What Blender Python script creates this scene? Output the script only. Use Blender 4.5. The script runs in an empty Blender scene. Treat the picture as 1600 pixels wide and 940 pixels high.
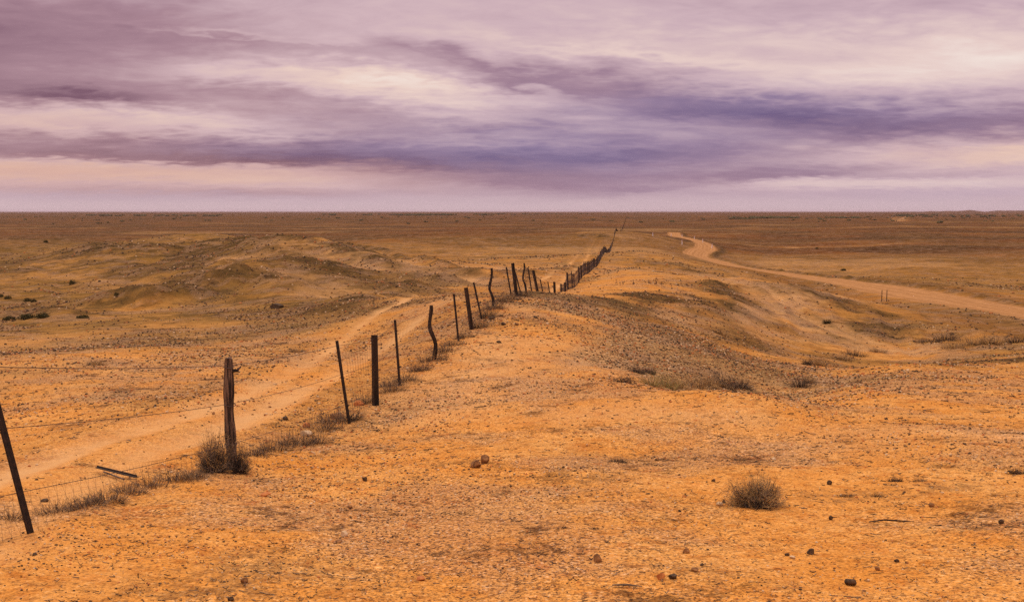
import bpy, math, random
import numpy as np
from mathutils import Vector, Matrix

# ------------------------------------------------------------ camera / world / sun
SC = bpy.context.scene
COL = SC.collection
CAMZ = 1.75
F = 1556.0                      # focal length in photo pixels (1600 wide)
TH = math.atan(140 / F)         # pitch down: horizon at y = 330 of 940
cam_d = bpy.data.cameras.new('camera'); cam = bpy.data.objects.new('camera', cam_d); COL.objects.link(cam)
cam_d.sensor_width = 36; cam_d.lens = 36 * F / 1600
cam_d.clip_start = .1; cam_d.clip_end = 90000
cam.location = (0, 0, CAMZ); cam.rotation_euler = (math.pi / 2 - TH, 0, 0)
SC.camera = cam
SC.view_settings.view_transform = 'Standard'; SC.view_settings.look = 'None'
SC.view_settings.exposure = 0.0; SC.view_settings.gamma = 1
SC.render.resolution_x = 1024; SC.render.resolution_y = 601
SC.cycles.max_bounces = 4; SC.cycles.diffuse_bounces = 2; SC.cycles.volume_bounces = 0
SC.cycles.use_denoising = False

SUN_EL, SUN_AZ = math.radians(42), math.radians(-38)   # azimuth from +Y (view direction), negative = left
sd = bpy.data.lights.new('sun', 'SUN'); sd.energy = 1.5; sd.angle = math.radians(10); sd.color = (1, .9, .76)
sun = bpy.data.objects.new('sun', sd); COL.objects.link(sun)
sdir = Vector((math.cos(SUN_EL) * math.sin(SUN_AZ), math.cos(SUN_EL) * math.cos(SUN_AZ), math.sin(SUN_EL)))
sun.rotation_euler = sdir.to_track_quat('Z', 'Y').to_euler()

def lin(c):
    return tuple(((v / 255) / 12.92 if v / 255 <= .04045 else ((v / 255 + .055) / 1.055) ** 2.4) for v in c)

class G:
    """tiny node-graph writer"""
    def __init__(s, nt): s.nt = nt; s.nt.nodes.clear()
    def n(s, t, **kw):
        nd = s.nt.nodes.new(t)
        for k, v in kw.items(): setattr(nd, k, v)
        return nd
    def put(s, sock, v):
        if hasattr(v, 'is_linked') or isinstance(v, bpy.types.NodeSocket): s.nt.links.new(v, sock)
        elif isinstance(v, (int, float)) and sock.type in ('RGBA',): sock.default_value = (v, v, v, 1)
        elif isinstance(v, (tuple, list)) and sock.type == 'RGBA' and len(v) == 3: sock.default_value = (*v, 1)
        else: sock.default_value = v
    def m(s, op, a, b=0.0, c=0.0, clamp=False):
        nd = s.n('ShaderNodeMath', operation=op, use_clamp=clamp)
        s.put(nd.inputs[0], a); s.put(nd.inputs[1], b)
        if op in ('MULTIPLY_ADD',): s.put(nd.inputs[2], c)
        return nd.outputs[0]
    def vm(s, op, a, b=(0, 0, 0)):
        nd = s.n('ShaderNodeVectorMath', operation=op); s.put(nd.inputs[0], a)
        if op == 'SCALE': s.put(nd.inputs['Scale'], b)
        else: s.put(nd.inputs[1], b)
        return nd.outputs['Value'] if op in ('LENGTH', 'DOT_PRODUCT') else nd.outputs[0]
    def mix(s, f, a, b, bt='MIX'):
        nd = s.n('ShaderNodeMix', data_type='RGBA', blend_type=bt)
        s.put(nd.inputs[0], f); s.put(nd.inputs[6], a); s.put(nd.inputs[7], b); return nd.outputs[2]
    def noise(s, vec, scale, detail=3, rough=.55, dist=0, out=0):
        nd = s.n('ShaderNodeTexNoise'); s.put(nd.inputs['Vector'], vec); s.put(nd.inputs['Scale'], scale)
        nd.inputs['Detail'].default_value = detail; nd.inputs['Roughness'].default_value = rough
        nd.inputs['Distortion'].default_value = dist; return nd.outputs[out]
    def rng(s, v, a, b, c=0.0, d=1.0, smooth=True):
        nd = s.n('ShaderNodeMapRange'); nd.interpolation_type = 'SMOOTHSTEP' if smooth else 'LINEAR'
        for i, x in enumerate((v, a, b, c, d)): s.put(nd.inputs[i], x)
        return nd.outputs[0]
    def ramp(s, f, stops):
        nd = s.n('ShaderNodeValToRGB'); cr = nd.color_ramp
        while len(cr.elements) < len(stops): cr.elements.new(.5)
        for e, (p, c) in zip(cr.elements, stops): e.position = p; e.color = (*c, 1)
        s.put(nd.inputs[0], f); return nd.outputs[0]

def ray(px, py):
    u = (px - 800) / F; v = (470 - py) / F
    return np.array((u, math.cos(TH) + v * math.sin(TH), -math.sin(TH) + v * math.cos(TH)))
def ang(px, py):
    r = ray(px, py); return math.atan2(r[0], r[1]), math.asin(r[2] / np.linalg.norm(r))

world = bpy.data.worlds.new('World'); SC.world = world; world.use_nodes = True
def build_world():
    g = G(world.node_tree)
    d = g.n('ShaderNodeTexCoord').outputs['Generated']
    sp = g.n('ShaderNodeSeparateXYZ'); g.put(sp.inputs[0], d)
    A0 = g.m('ARCTAN2', sp.outputs[0], sp.outputs[1]); E0 = g.m('ARCSINE', sp.outputs[2])
    # cloud-layer coordinates: the direction projected onto a flat layer overhead
    hz = g.m('ADD', g.m('ABSOLUTE', sp.outputs[2]), .15)
    cb = g.n('ShaderNodeCombineXYZ'); g.put(cb.inputs[0], g.m('DIVIDE', sp.outputs[0], hz)); g.put(cb.inputs[1], g.m('DIVIDE', sp.outputs[1], hz)); g.put(cb.inputs[2], sp.outputs[2])
    pl = g.vm('ADD', cb.outputs[0], (3.1, 7.7, 0)); PLV = g.n('ShaderNodeVectorRotate', rotation_type='Z_AXIS'); g.put(PLV.inputs['Vector'], pl); PLV.inputs['Angle'].default_value = -.06
    pl = PLV.outputs[0]
    w1 = g.noise(pl, .8, 3, .55, out=1); w2 = g.noise(pl, 3.0, 5, .6, out=1)
    s1 = g.n('ShaderNodeSeparateColor'); g.put(s1.inputs[0], w1)
    s2 = g.n('ShaderNodeSeparateColor'); g.put(s2.inputs[0], w2)
    up = g.rng(E0, 0.0, .16, .25, 1.0)
    w3 = g.noise(g.vm('MULTIPLY', pl, (1, 1.3, 1)), 5.5, 3, .5); bil = g.m('ABSOLUTE', g.m('SUBTRACT', w3, .5))       # puffy lobes
    A = g.m('ADD', A0, g.m('ADD', g.m('MULTIPLY', g.m('SUBTRACT', s1.outputs[0], .5), .16), g.m('MULTIPLY', g.m('SUBTRACT', s2.outputs[0], .5), .05)))
    dE = g.m('ADD', g.m('MULTIPLY', g.m('SUBTRACT', s1.outputs[1], .5), .035), g.m('MULTIPLY', g.m('SUBTRACT', s2.outputs[1], .5), .026))
    dE = g.m('ADD', dE, g.m('MULTIPLY', g.m('SUBTRACT', bil, .1), -.055))
    E = g.m('ADD', E0, g.m('MULTIPLY', dE, up))
    def blobs(base, L):
        tot = base
        for px, py, sx, sy, tilt, w, *asym in L:
            a, e = ang(px, py)
            da = g.m('SUBTRACT', A, a)
            de = g.m('SUBTRACT', g.m('ADD', E, g.m('MULTIPLY', da, tilt)), e)
            da = g.m('MULTIPLY', da, F / sx); de = g.m('MULTIPLY', de, F / sy)
            if asym: de = g.m('MULTIPLY', de, g.m('MULTIPLY_ADD', g.m('LESS_THAN', de, 0.0), 1 / asym[0] - 1, 1.0))   # crisp flat base, soft top
            q = g.m('ADD', g.m('MULTIPLY', da, da), g.m('MULTIPLY', de, de))
            tot = g.m('ADD', tot, g.m('MULTIPLY', g.m('EXPONENT', g.m('MULTIPLY', q, -1.0)), w))
        return tot
    L = blobs(.60, [(760, 255, 520, 60, 0, -.12), 
        (-60, 60, 420, 95, 0, -.44), (280, 40, 260, 40, .1, -.12), (60, 155, 200, 26, 0, -.18, .4), (150, 150, 60, 12, 0, -.22, .5),
        (620, 130, 250, 32, .10, .30, .9), (400, 118, 230, 22, 0, .14), (500, 160, 330, 14, .12, -.10),
        (700, 88, 130, 16, .3, -.14, .6), (850, 130, 260, 28, .12, -.32, .5), (560, 40, 420, 45, 0, .06), (380, 52, 160, 9, 0, .14, .5), (960, 78, 240, 12, .1, .18),
        (1050, 62, 280, 30, .0, .14), (1330, 95, 260, 38, 0, .15), (1530, 85, 150, 55, 0, .16), (1400, 5, 300, 20, 0, -.10),
        (1200, 185, 340, 36, .04, -.21, .6), (1290, 180, 200, 22, .05, -.10, .5), (1480, 195, 260, 26, .02, -.28, .6), (1000, 175, 200, 24, .04, -.20, .5),
        (1200, 222, 320, 20, 0, -.12), (30, 188, 220, 22, .05, .26, .8), (280, 190, 200, 14, .1, .14),
        (60, 212, 260, 16, .03, -.12, .3), (180, 246, 300, 24, .01, -.32, .22), (480, 252, 250, 30, .03, -.26, .25), (820, 282, 300, 50, .03, -.30, .25), (750, 205, 250, 16, .03, -.14, .5), (780, 240, 230, 16, .03, -.14, .4),
        (1010, 240, 220, 16, -.05, -.16), (1200, 278, 260, 20, -.10, -.22, .3),
        (120, 266, 420, 17, 0, .20), (560, 277, 330, 13, 0, .12), (580, 258, 60, 8, 0, .2, .6), (1530, 242, 170, 15, 0, .30, .8), (1130, 284, 200, 9, 0, .16), (1350, 289, 280, 7, 0, .14),
        (1450, 274, 200, 9, 0, -.12, .4), (120, 299, 420, 11, 0, -.10, 1.5), (420, 300, 160, 7, 0, -.06), (900, 306, 300, 9, 0, -.04)])
    T = blobs(.30, [(800, 240, 400, 48, 0, .5), (1200, 165, 380, 36, 0, .32), (300, 235, 300, 18, 0, .25), (0, 180, 450, 70, 0, -.30),
                    (0, 262, 700, 34, 0, -.75), (0, 60, 600, 110, 0, -.40), (1550, 240, 200, 20, 0, -.3), (100, 308, 400, 8, 0, .35), (1500, 305, 300, 12, 0, .3)])
    # cloud texture
    n1 = g.noise(g.vm('MULTIPLY', pl, (.9, 1.5, 1)), 1.0, 9, .58, .35)
    n2 = g.noise(g.vm('MULTIPLY', pl, (1.3, 1.8, 1)), 3.2, 8, .6, .6)
    n3 = g.noise(g.vm('MULTIPLY', pl, (.35, 1.9, 1)), 1.6, 6, .6, .3)
    tex = g.m('ADD', g.m('MULTIPLY', g.m('SUBTRACT', n1, .5), .62), g.m('MULTIPLY', g.m('SUBTRACT', n2, .5), .34))
    tex = g.m('ADD', tex, g.m('MULTIPLY', g.m('SUBTRACT', n3, .5), .24))
    L = g.m('ADD', L, g.m('MULTIPLY', tex, g.rng(E0, 0, .07, .25, .95)), clamp=True)
    T = g.m('ADD', T, g.m('MULTIPLY', g.m('SUBTRACT', n1, .5), .3), clamp=True)
    warm = g.ramp(L, [(0, lin((122, 82, 102))), (.3, lin((168, 130, 142))), (.6, lin((212, 180, 184))), (.85, lin((236, 206, 193))), (1, lin((245, 227, 215)))])
    cool = g.ramp(L, [(0, lin((104, 96, 146))), (.3, lin((142, 126, 164))), (.6, lin((190, 166, 184))), (.85, lin((224, 204, 212))), (1, lin((240, 224, 222)))])
    c = g.mix(T, warm, cool)
    gold = g.m('MINIMUM', blobs(0.0, [(40, 268, 460, 22, 0, 1.0), (40, 188, 170, 22, 0, .45), (1560, 241, 150, 18, 0, .4), (600, 268, 200, 14, 0, .3)]), 1.0)
    c = g.mix(gold, c, g.mix(1.0, c, (.90, .75, .68), 'MULTIPLY'))
    c = g.mix(g.rng(E0, .0, .022, .75, 0), c, lin((206, 180, 186)))
    # upper sky, out of view, made brighter than the horizon to light the ground
    k = g.rng(E0, .24, 1.0, 10.0, 27.0)
    hi = g.mix(g.rng(E0, .24, .8, 0, 1), (1, 1, 1), (1.0, 1.12, 1.0))
    c = g.mix(1.0, c, hi, 'MULTIPLY')
    c = g.vm('SCALE', c, k)
    sky = g.n('ShaderNodeTexSky', sky_type='NISHITA'); sky.sun_disc = False
    sky.sun_elevation = SUN_EL; sky.sun_rotation = SUN_AZ
    c = g.mix(.97, sky.outputs[0], c)
    bg = g.n('ShaderNodeBackground'); g.put(bg.inputs[0], c); bg.inputs[1].default_value = .1
    o = g.n('ShaderNodeOutputWorld'); g.nt.links.new(bg.outputs[0], o.inputs[0])
build_world()

# ------------------------------------------------------------ noise
def h2(ix, iy, s):
    h = (ix.astype(np.int64) * 374761393 + iy.astype(np.int64) * 668265263 + s * 1442695041) & 0xffffffff
    h = ((h ^ (h >> 13)) * 1274126177) & 0xffffffff
    h = ((h ^ (h >> 16)) * 2246822519) & 0xffffffff
    return ((h ^ (h >> 15)) & 0xffffff) / 16777216.0
def pn(x, y, s=0):
    x0 = np.floor(x); y0 = np.floor(y); fx = x - x0; fy = y - y0
    ux = fx * fx * fx * (fx * (fx * 6 - 15) + 10); uy = fy * fy * fy * (fy * (fy * 6 - 15) + 10)
    def g(dx, dy):
        a = h2(x0 + dx, y0 + dy, s) * 2 * np.pi
        return np.cos(a) * (fx - dx) + np.sin(a) * (fy - dy)
    a = g(0, 0); b = g(1, 0); c = g(0, 1); d = g(1, 1)
    return 1.5 * (a + (b - a) * ux + (c + (d - c) * ux - a - (b - a) * ux) * uy)
def fbm(x, y, wl, o=4, s=0, gain=.5):
    t = 0; a = 1
    for i in range(o):
        t = t + a * pn(x / wl + 13.7 * i, y / wl - 7.3 * i, s + i); a *= gain; wl *= .5
    return t
def ss(v, a, b):
    t = np.clip((v - a) / (b - a), 0, 1); return t * t * (3 - 2 * t)

# ------------------------------------------------------------ terrain
CP = []
def P(px, py, Y):                       # seen at this pixel, this far away
    r = ray(px, py); CP.append((r[0] / r[1] * Y, Y, r[2] / r[1] * Y))
def Q(px, Y, z):                        # hidden from the photo point
    r = ray(px, 330); CP.append((r[0] / r[1] * Y, Y, z))
for px in (-500, 0, 400, 800, 1200, 1600, 2100): Q(px, 3.2, -1.80)
for px, z5 in ((-500, -1.95), (0, -1.95), (400, -2.0), (800, -2.02), (1200, -2.0), (1600, -1.95), (2100, -1.9)): Q(px, 5.0, z5)
Q(52, 6.62, -2.17); Q(365, 10.1, -2.64); Q(200, 8.0, -2.35)
for px in (800, 1100, 1400): Q(px, 8, -2.35)
Q(1600, 8, -2.3); Q(2000, 8, -2.2); Q(-400, 8, -2.4)
for px in (800, 1000, 1200): Q(px, 11.5, -2.66)
Q(1400, 11.5, -2.65); Q(1600, 11.5, -2.6); Q(2000, 12, -2.6)
# fence line
for px, py, Y in ((548, 663, 14.3), (587, 632, 15.9), (625, 597, 17.9), (678, 562, 20.6), (717, 532, 23.6), (738, 518, 25.4), (754, 505, 27.2), (770, 477, 29.8), (812, 464, 36.5)): P(px, py, Y)
for px, Y, z in ((842, 45, -3.75), (862, 52, -4.4), (880, 62, -5.05)): Q(px, Y, z)
P(899, 450, 77); P(918, 429, 101); P(935, 413, 139); P(950, 399, 205); P(960, 376, 300); P(962, 363, 390)
# left edge
P(-400, 740, 11.5); P(-400, 570, 24); P(-400, 470, 65); P(-400, 385, 230)
P(0, 700, 12.2); P(0, 575, 22.5); P(0, 530, 36); P(0, 490, 58); P(0, 440, 98); P(0, 402, 160); P(0, 378, 250)
P(200, 640, 14.6); P(200, 570, 23.5); P(200, 520, 38); P(200, 480, 60); P(200, 449, 70); Q(200, 92, -6.9); P(200, 408, 120); P(200, 385, 150); P(230, 372, 178); Q(230, 260, -9.6)
P(330, 600, 18.5); P(330, 470, 60); P(330, 425, 76); Q(330, 92, -6.0); P(330, 405, 108); P(330, 388, 140); P(350, 370, 160); Q(350, 230, -9.4)
P(430, 600, 18.5); P(430, 550, 26.5); P(440, 500, 41); P(430, 460, 58); P(420, 413, 78); Q(430, 92, -5.2); P(450, 398, 104); P(460, 371, 128); Q(465, 170, -7.0); Q(470, 240, -9.3)
P(530, 555, 25); P(530, 500, 38); P(520, 458, 58); P(540, 425, 82); P(530, 386, 118); Q(540, 170, -8.0)
P(600, 550, 24); P(600, 500, 34); P(610, 470, 42); Q(600, 55, -4.9); P(600, 432, 82); P(600, 402, 118); Q(600, 170, -8.6); P(600, 378, 270)
P(690, 466, 40); Q(700, 52, -4.75); P(700, 438, 74); P(720, 421, 104); P(700, 398, 205)
Q(800, 48, -4.2); P(800, 436, 76); P(800, 415, 130); P(800, 385, 270)
P(0, 553, 28); P(200, 546, 29.5); P(330, 546, 29); P(0, 510, 46); P(200, 500, 47); P(330, 505, 42); P(-400, 520, 38)
# centre / right
P(900, 600, 16.6); P(900, 520, 25.5); P(880, 458, 42); Q(900, 55, -4.4)
P(1000, 604, 16.0); Q(1000, 18.5, -3.1); P(1000, 560, 23.5); P(1000, 510, 32); P(1000, 468, 43); P(1000, 438, 60); P(990, 415, 95); P(1000, 392, 180); P(1000, 366, 330)
P(1100, 610, 15.3); Q(1100, 17.5, -3.4); P(1100, 590, 22); P(1100, 540, 30); P(1090, 480, 43); P(1090, 436, 66)
P(1200, 612, 15.2); Q(1200, 18, -3.7); P(1200, 600, 23.5); P(1190, 560, 33); P(1170, 510, 43); P(1170, 465, 56); P(1160, 433, 72)
P(1250, 604, 23); P(1260, 565, 34); P(1300, 542, 43); P(1280, 500, 53); P(1260, 462, 62); P(1250, 446, 70)
P(1140, 416, 215); P(1090, 401, 270); P(1097, 387, 330); P(1050, 369, 520); P(1220, 428, 180); P(1250, 404, 280); P(1250, 385, 420)
Q(1160, 105, -8.2); Q(1250, 105, -8.9); Q(1330, 96, -9.0); P(1040, 392, 250); P(1040, 425, 90); Q(1060, 140, -8.2)
P(1300, 640, 14.2); P(1350, 612, 18); P(1400, 598, 22); P(1400, 572, 27); Q(1400, 34, -5.4); P(1410, 546, 44); P(1400, 512, 54); P(1390, 478, 66)
Q(1395, 84, -8.2); P(1400, 457, 112); P(1400, 435, 165); P(1400, 405, 270); P(1400, 382, 400)
P(1500, 640, 14.5); P(1500, 578, 25); P(1500, 543, 42); P(1500, 500, 58); P(1500, 472, 95); P(1500, 448, 130)
P(1600, 650, 14); P(1600, 585, 24); P(1600, 545, 40); P(1600, 512, 58); P(1600, 490, 80); P(1600, 462, 115); P(1600, 420, 215); P(1600, 384, 400)
P(2000, 640, 14.5); P(2000, 570, 28); P(2000, 535, 60); P(2000, 440, 170); P(2000, 384, 300)
for px in (-500, -100, 300, 650, 1000, 1300, 1600, 2000):
    Q(px, 600, -13.2); Q(px, 1300, -16); Q(px, 4000, -18.5); Q(px, 15000, -21); Q(px, 60000, -24)
CP = np.array(CP)
KA = 2.6
def tcoord(x, y):
    r = np.hypot(x, y); th = np.clip(np.arctan2(x, y), -.78, .78)
    return th * KA, np.log(np.clip(r, 3.0, 6e4))
def tps_fit():
    a, b = tcoord(CP[:, 0], CP[:, 1]); n = len(a)
    d2 = (a[:, None] - a) ** 2 + (b[:, None] - b) ** 2
    K = .5 * d2 * np.log(d2 + 1e-12) + np.eye(n) * 2e-3
    M = np.zeros((n + 3, n + 3)); M[:n, :n] = K; M[:n, n] = 1; M[:n, n + 1] = a; M[:n, n + 2] = b
    M[n:, :n] = M[:n, n:].T
    # interpolate the depression angle-like value z / r**.6 so that near and far weigh alike
    s = np.exp(b * .6); return a, b, np.linalg.solve(M, np.concatenate([CP[:, 2] / s, np.zeros(3)]))
TA, TB, TW = tps_fit()
def tps_eval(a, b):
    out = TW[-3] + TW[-2] * a + TW[-1] * b
    for i in range(len(TA)):
        d2 = (a - TA[i]) ** 2 + (b - TB[i]) ** 2
        out += TW[i] * .5 * d2 * np.log(d2 + 1e-12)
    return out * np.exp(b * .6)
# tabulate once, then look up bilinearly
_ga = np.linspace(-.78 * KA, .78 * KA, 500); _gb = np.linspace(math.log(3.0), math.log(6e4), 800)
_T = tps_eval(*np.meshgrid(_ga, _gb))
def broad(x, y):
    a, b = tcoord(x, y)
    fa = np.clip((a - _ga[0]) / (_ga[1] - _ga[0]), 0, 498.999); fb = np.clip((b - _gb[0]) / (_gb[1] - _gb[0]), 0, 798.999)
    ia = fa.astype(int); ib = fb.astype(int); fa = fa - ia; fb = fb - ib
    z = (_T[ib, ia] * (1 - fa) + _T[ib, ia + 1] * fa) * (1 - fb) + (_T[ib + 1, ia] * (1 - fa) + _T[ib + 1, ia + 1] * fa) * fb
    r = np.hypot(x, y); th = np.abs(np.arctan2(x, y))
    gen = np.interp(np.log(np.maximum(r, 1)), [0, 1.1, 1.6, 2.4, 3.2, 4.2, 5, 6, 7, 9, 11], [-1.75, -1.8, -2, -2.6, -3.5, -5.5, -8, -11.5, -15.5, -19, -24])
    k = ss(th, .65, 1.3); z = z * (1 - k) + gen * k
    k = ss(r, 3.0, 4.2); z = z * k + (-1.78) * (1 - k)
    return z
def rough(x, y):
    r = np.hypot(x, y)
    z = .045 * fbm(x, y, 2.6, 3, 11) * ss(r, 2, 8)
    z += .012 * fbm(x, y, .45, 3, 21) * (1 - ss(r, 40, 80))
    z += .10 * fbm(x, y, 9, 3, 31) * ss(r, 18, 40)
    z += .55 * fbm(x, y, 34, 3, 41) * ss(r, 70, 160) + 1.3 * fbm(x, y, 260, 3, 51) * ss(r, 300, 900)
    z += 7.0 * np.maximum(0, fbm(x, y, 5200, 3, 61) - .05) * ss(r, 2500, 8000)
    uu = x / np.maximum(y, 1.0)
    z += (22 * ss(uu, .36, .46) + 16 * pn(uu * 60, r / 2500, 63) * ss(uu, .38, .42)) * np.exp(-((r - 15000) / 2600) ** 2) * (y > 0)      # low range on the right horizon
    z += 3.2 * ss(uu, .12, .3) * np.exp(-((r - 1900) / 500) ** 2) * (y > 0) * (1 + .6 * pn(uu * 25, r / 400, 64))
    z *= 1 - .88 * np.exp(-((x - (-4.03 + .1157 * y)) / (6 + .06 * r)) ** 2) * ss(r, 60, 100) * (1 - ss(r, 900, 1500))
    # eroded faces of the two mounds on the left and the hillside on the right
    wl = pn(x / 9, y / 22, 77); ml = ss(r, 55, 70) * (1 - ss(r, 135, 165)) * ss(-x / np.maximum(y, 1), .12, .22)
    z += ml * (-.42) * np.abs(pn((x + .35 * y) / 3.6, y / 15, 71)) * (1 + wl)
    mr = ss(r, 38, 48) * (1 - ss(r, 68, 80)) * ss(x / np.maximum(y, 1), .12, .2)
    z += mr * (-.18) * np.abs(pn((x - .3 * y) / 1.3, y / 11, 73))
    return z
def h0(x, y):
    x = np.asarray(x, float); y = np.asarray(y, float)
    return CAMZ + broad(x, y) + rough(x, y)

_RR = np.exp(np.linspace(math.log(3.5), math.log(30000), 5000))
def ground_at(px, py, H=h0, first=True):
    r = ray(px, py); u = r / math.hypot(r[0], r[1])
    z = CAMZ + u[2] * _RR - H(u[0] * _RR, u[1] * _RR)
    i = np.argmax(z < 0)
    if not (z < 0).any(): i = len(_RR) - 1
    if i == 0: t = _RR[0]
    else:
        k = z[i - 1] / (z[i - 1] - z[i] + 1e-12); t = _RR[i - 1] + (_RR[i] - _RR[i - 1]) * k
    return np.array((u[0] * t, u[1] * t))
def smooth_line(pts, n=8):
    p = np.array(pts, float); q = np.vstack([2 * p[0] - p[1], p, 2 * p[-1] - p[-2]]); out = []
    for i in range(1, len(q) - 2):
        for k in range(n):
            t = k / n
            out.append(.5 * (2 * q[i] + (q[i + 1] - q[i - 1]) * t + (2 * q[i - 1] - 5 * q[i] + 4 * q[i + 1] - q[i + 2]) * t ** 2 + (3 * q[i] - q[i - 1] - 3 * q[i + 1] + q[i + 2]) * t ** 3))
    out.append(p[-1]); return np.array(out)
def dist_line(x, y, L):
    """distance to the polyline, signed side, and parameter along it"""
    best = np.full(x.shape, 60.0); side = np.zeros(x.shape); par = np.zeros(x.shape); acc = 0
    for a, b in zip(L[:-1], L[1:]):
        d = b - a; l2 = d @ d + 1e-12; lo = np.minimum(a, b) - 16; hi = np.maximum(a, b) + 16
        k = np.nonzero((x > lo[0]) & (x < hi[0]) & (y > lo[1]) & (y < hi[1]))[0]
        if len(k):
            t = np.clip(((x[k] - a[0]) * d[0] + (y[k] - a[1]) * d[1]) / l2, 0, 1)
            dx = x[k] - a[0] - t * d[0]; dy = y[k] - a[1] - t * d[1]; ds = np.hypot(dx, dy)
            q = ds < best[k]; k = k[q]; best[k] = ds[q]; side[k] = np.sign(d[0] * dy - d[1] * dx)[q]; par[k] = (acc + t * math.sqrt(l2))[q]
        acc += math.sqrt(l2)
    return best, side, par

ROAD = [(1760, 514), (1680, 503), (1600, 491), (1500, 473), (1400, 456), (1300, 440), (1220, 428), (1160, 419), (1115, 411), (1088, 403), (1090, 395), (1102, 388), (1097, 381), (1078, 373), (1056, 369)]
ROAD = [np.array(ray(px, py)[:2]) / ray(px, py)[1] * Y for (px, py), Y in zip(ROAD, (56, 68, 80, 95, 115, 150, 180, 208, 240, 268, 295, 325, 368, 435, 520))]
_e = ROAD[-1]; ROAD += [_e + np.array((6, 45))]; RISE = _e + np.array((-8, 40))     # goes out of sight over a low rise
ROAD = smooth_line(ROAD, 6)
RUTS = [[(-160, 800), (0, 745), (120, 700), (250, 660), (360, 622), (440, 590), (500, 555), (545, 522), (590, 488), (632, 468), (652, 462)],
        [(-60, 870), (60, 790), (200, 722), (330, 672), (440, 625), (520, 588), (575, 556), (625, 522), (665, 490), (700, 470), (716, 464)]]
RUTS = [smooth_line([ground_at(*p) for p in R], 5) for R in RUTS]
FX = lambda Y: -4.03 + .1157 * Y       # the fence runs straight away into the plain
_far = [(-1.2, 52), (-2.2, 75), (-2.8, 110), (-3.4, 160), (-4.3, 230), (-5, 330), (-5, 600), (-5, 2500)]
FAR_RUTS = [smooth_line([(FX(Y) + o + s, Y) for o, Y in _far], 4) for s in (-.95, .95)]
TRACKS2 = [smooth_line([(FX(Y) + o, Y) for o, Y in ((9, 330), (25, 450), (16, 620), (20, 900), (12, 2500))], 5)]

def stroke(pts, w, k=1.0): return (smooth_line([ground_at(*p) for p in pts], 4), w, k)
# low ridges of the eroded ground (dark scrubby crests; the first stroke paints a mound face's shade as dark colour) and the pale washed gullies between them
RIDGES = [stroke([(130, 392), (200, 394), (270, 392), (340, 388)], 5.5), stroke([(375, 379), (440, 375), (500, 383), (545, 399), (600, 412), (665, 422), (745, 431)], 3.4),
          stroke([(330, 384), (415, 383), (450, 396), (480, 411), (505, 424)], 3.6), stroke([(480, 382), (560, 392), (620, 408), (690, 424)], 2.6, .7),
          stroke([(285, 438), (345, 421), (410, 415), (450, 424), (500, 441)], 3.0), stroke([(290, 447), (350, 432), (420, 430), (475, 446)], 2.6, .8),
          stroke([(500, 424), (560, 431), (620, 437), (700, 440)], 2.6, .8), stroke([(170, 470), (205, 466), (240, 472)], 1.6, 1.2), stroke([(235, 461), (270, 456), (300, 463)], 1.6, 1.0),
          stroke([(0, 372), (60, 377), (120, 372)], 6, .6), stroke([(20, 497), (60, 494), (110, 498)], 1.4, .8), stroke([(520, 486), (570, 470), (620, 456), (640, 452)], 1.5, .8),
          stroke([(1165, 446), (1215, 478), (1265, 508), (1330, 535)], 1.1, .5), stroke([(1215, 446), (1260, 470), (1310, 500), (1370, 525)], 1.1, .8), stroke([(1235, 447), (1300, 466), (1370, 488)], 2.2, .9),
          stroke([(1180, 447), (1222, 480), (1262, 505), (1318, 530)], .45, 1.0), stroke([(1205, 446), (1245, 474), (1285, 500), (1340, 528)], .4, .9), stroke([(1230, 449), (1280, 480), (1330, 510), (1400, 532)], .7, .8), stroke([(1260, 452), (1330, 490), (1400, 515)], 1.3, .7),
          stroke([(1120, 444), (1150, 470), (1180, 500)], 1.8, 1.0), stroke([(1090, 470), (1120, 500), (1170, 530), (1210, 570)], 1.5, .7), stroke([(960, 470), (1040, 520), (1120, 560), (1200, 590)], 1.2, .7),
          stroke([(300, 441), (330, 446)], 1.8, 1.3), stroke([(350, 428), (385, 440)], 1.8, 1.3), stroke([(400, 422), (425, 438)], 1.8, 1.2), stroke([(440, 424), (470, 444)], 1.8, 1.1), stroke([(400, 380), (470, 390), (530, 412), (590, 426)], 1.6, .8),
          stroke([(540, 384), (620, 400), (700, 420)], 1.6, .8), stroke([(985, 470), (1015, 464), (1045, 472)], 1.3, 1.3), stroke([(820, 460), (870, 466), (930, 478)], 1.2, .5),
          stroke([(700, 380), (760, 386), (830, 384), (900, 387)], 7, .5), stroke([(560, 372), (700, 374), (820, 371)], 9, .5), stroke([(900, 372), (935, 368), (945, 372)], 4, .9),
          stroke([(1330, 612), (1400, 590), (1480, 572), (1600, 562)], .9, .7), stroke([(840, 430), (900, 420)], 3, .6), stroke([(1000, 412), (1060, 422), (1110, 430)], 2.5, .7)]
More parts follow.
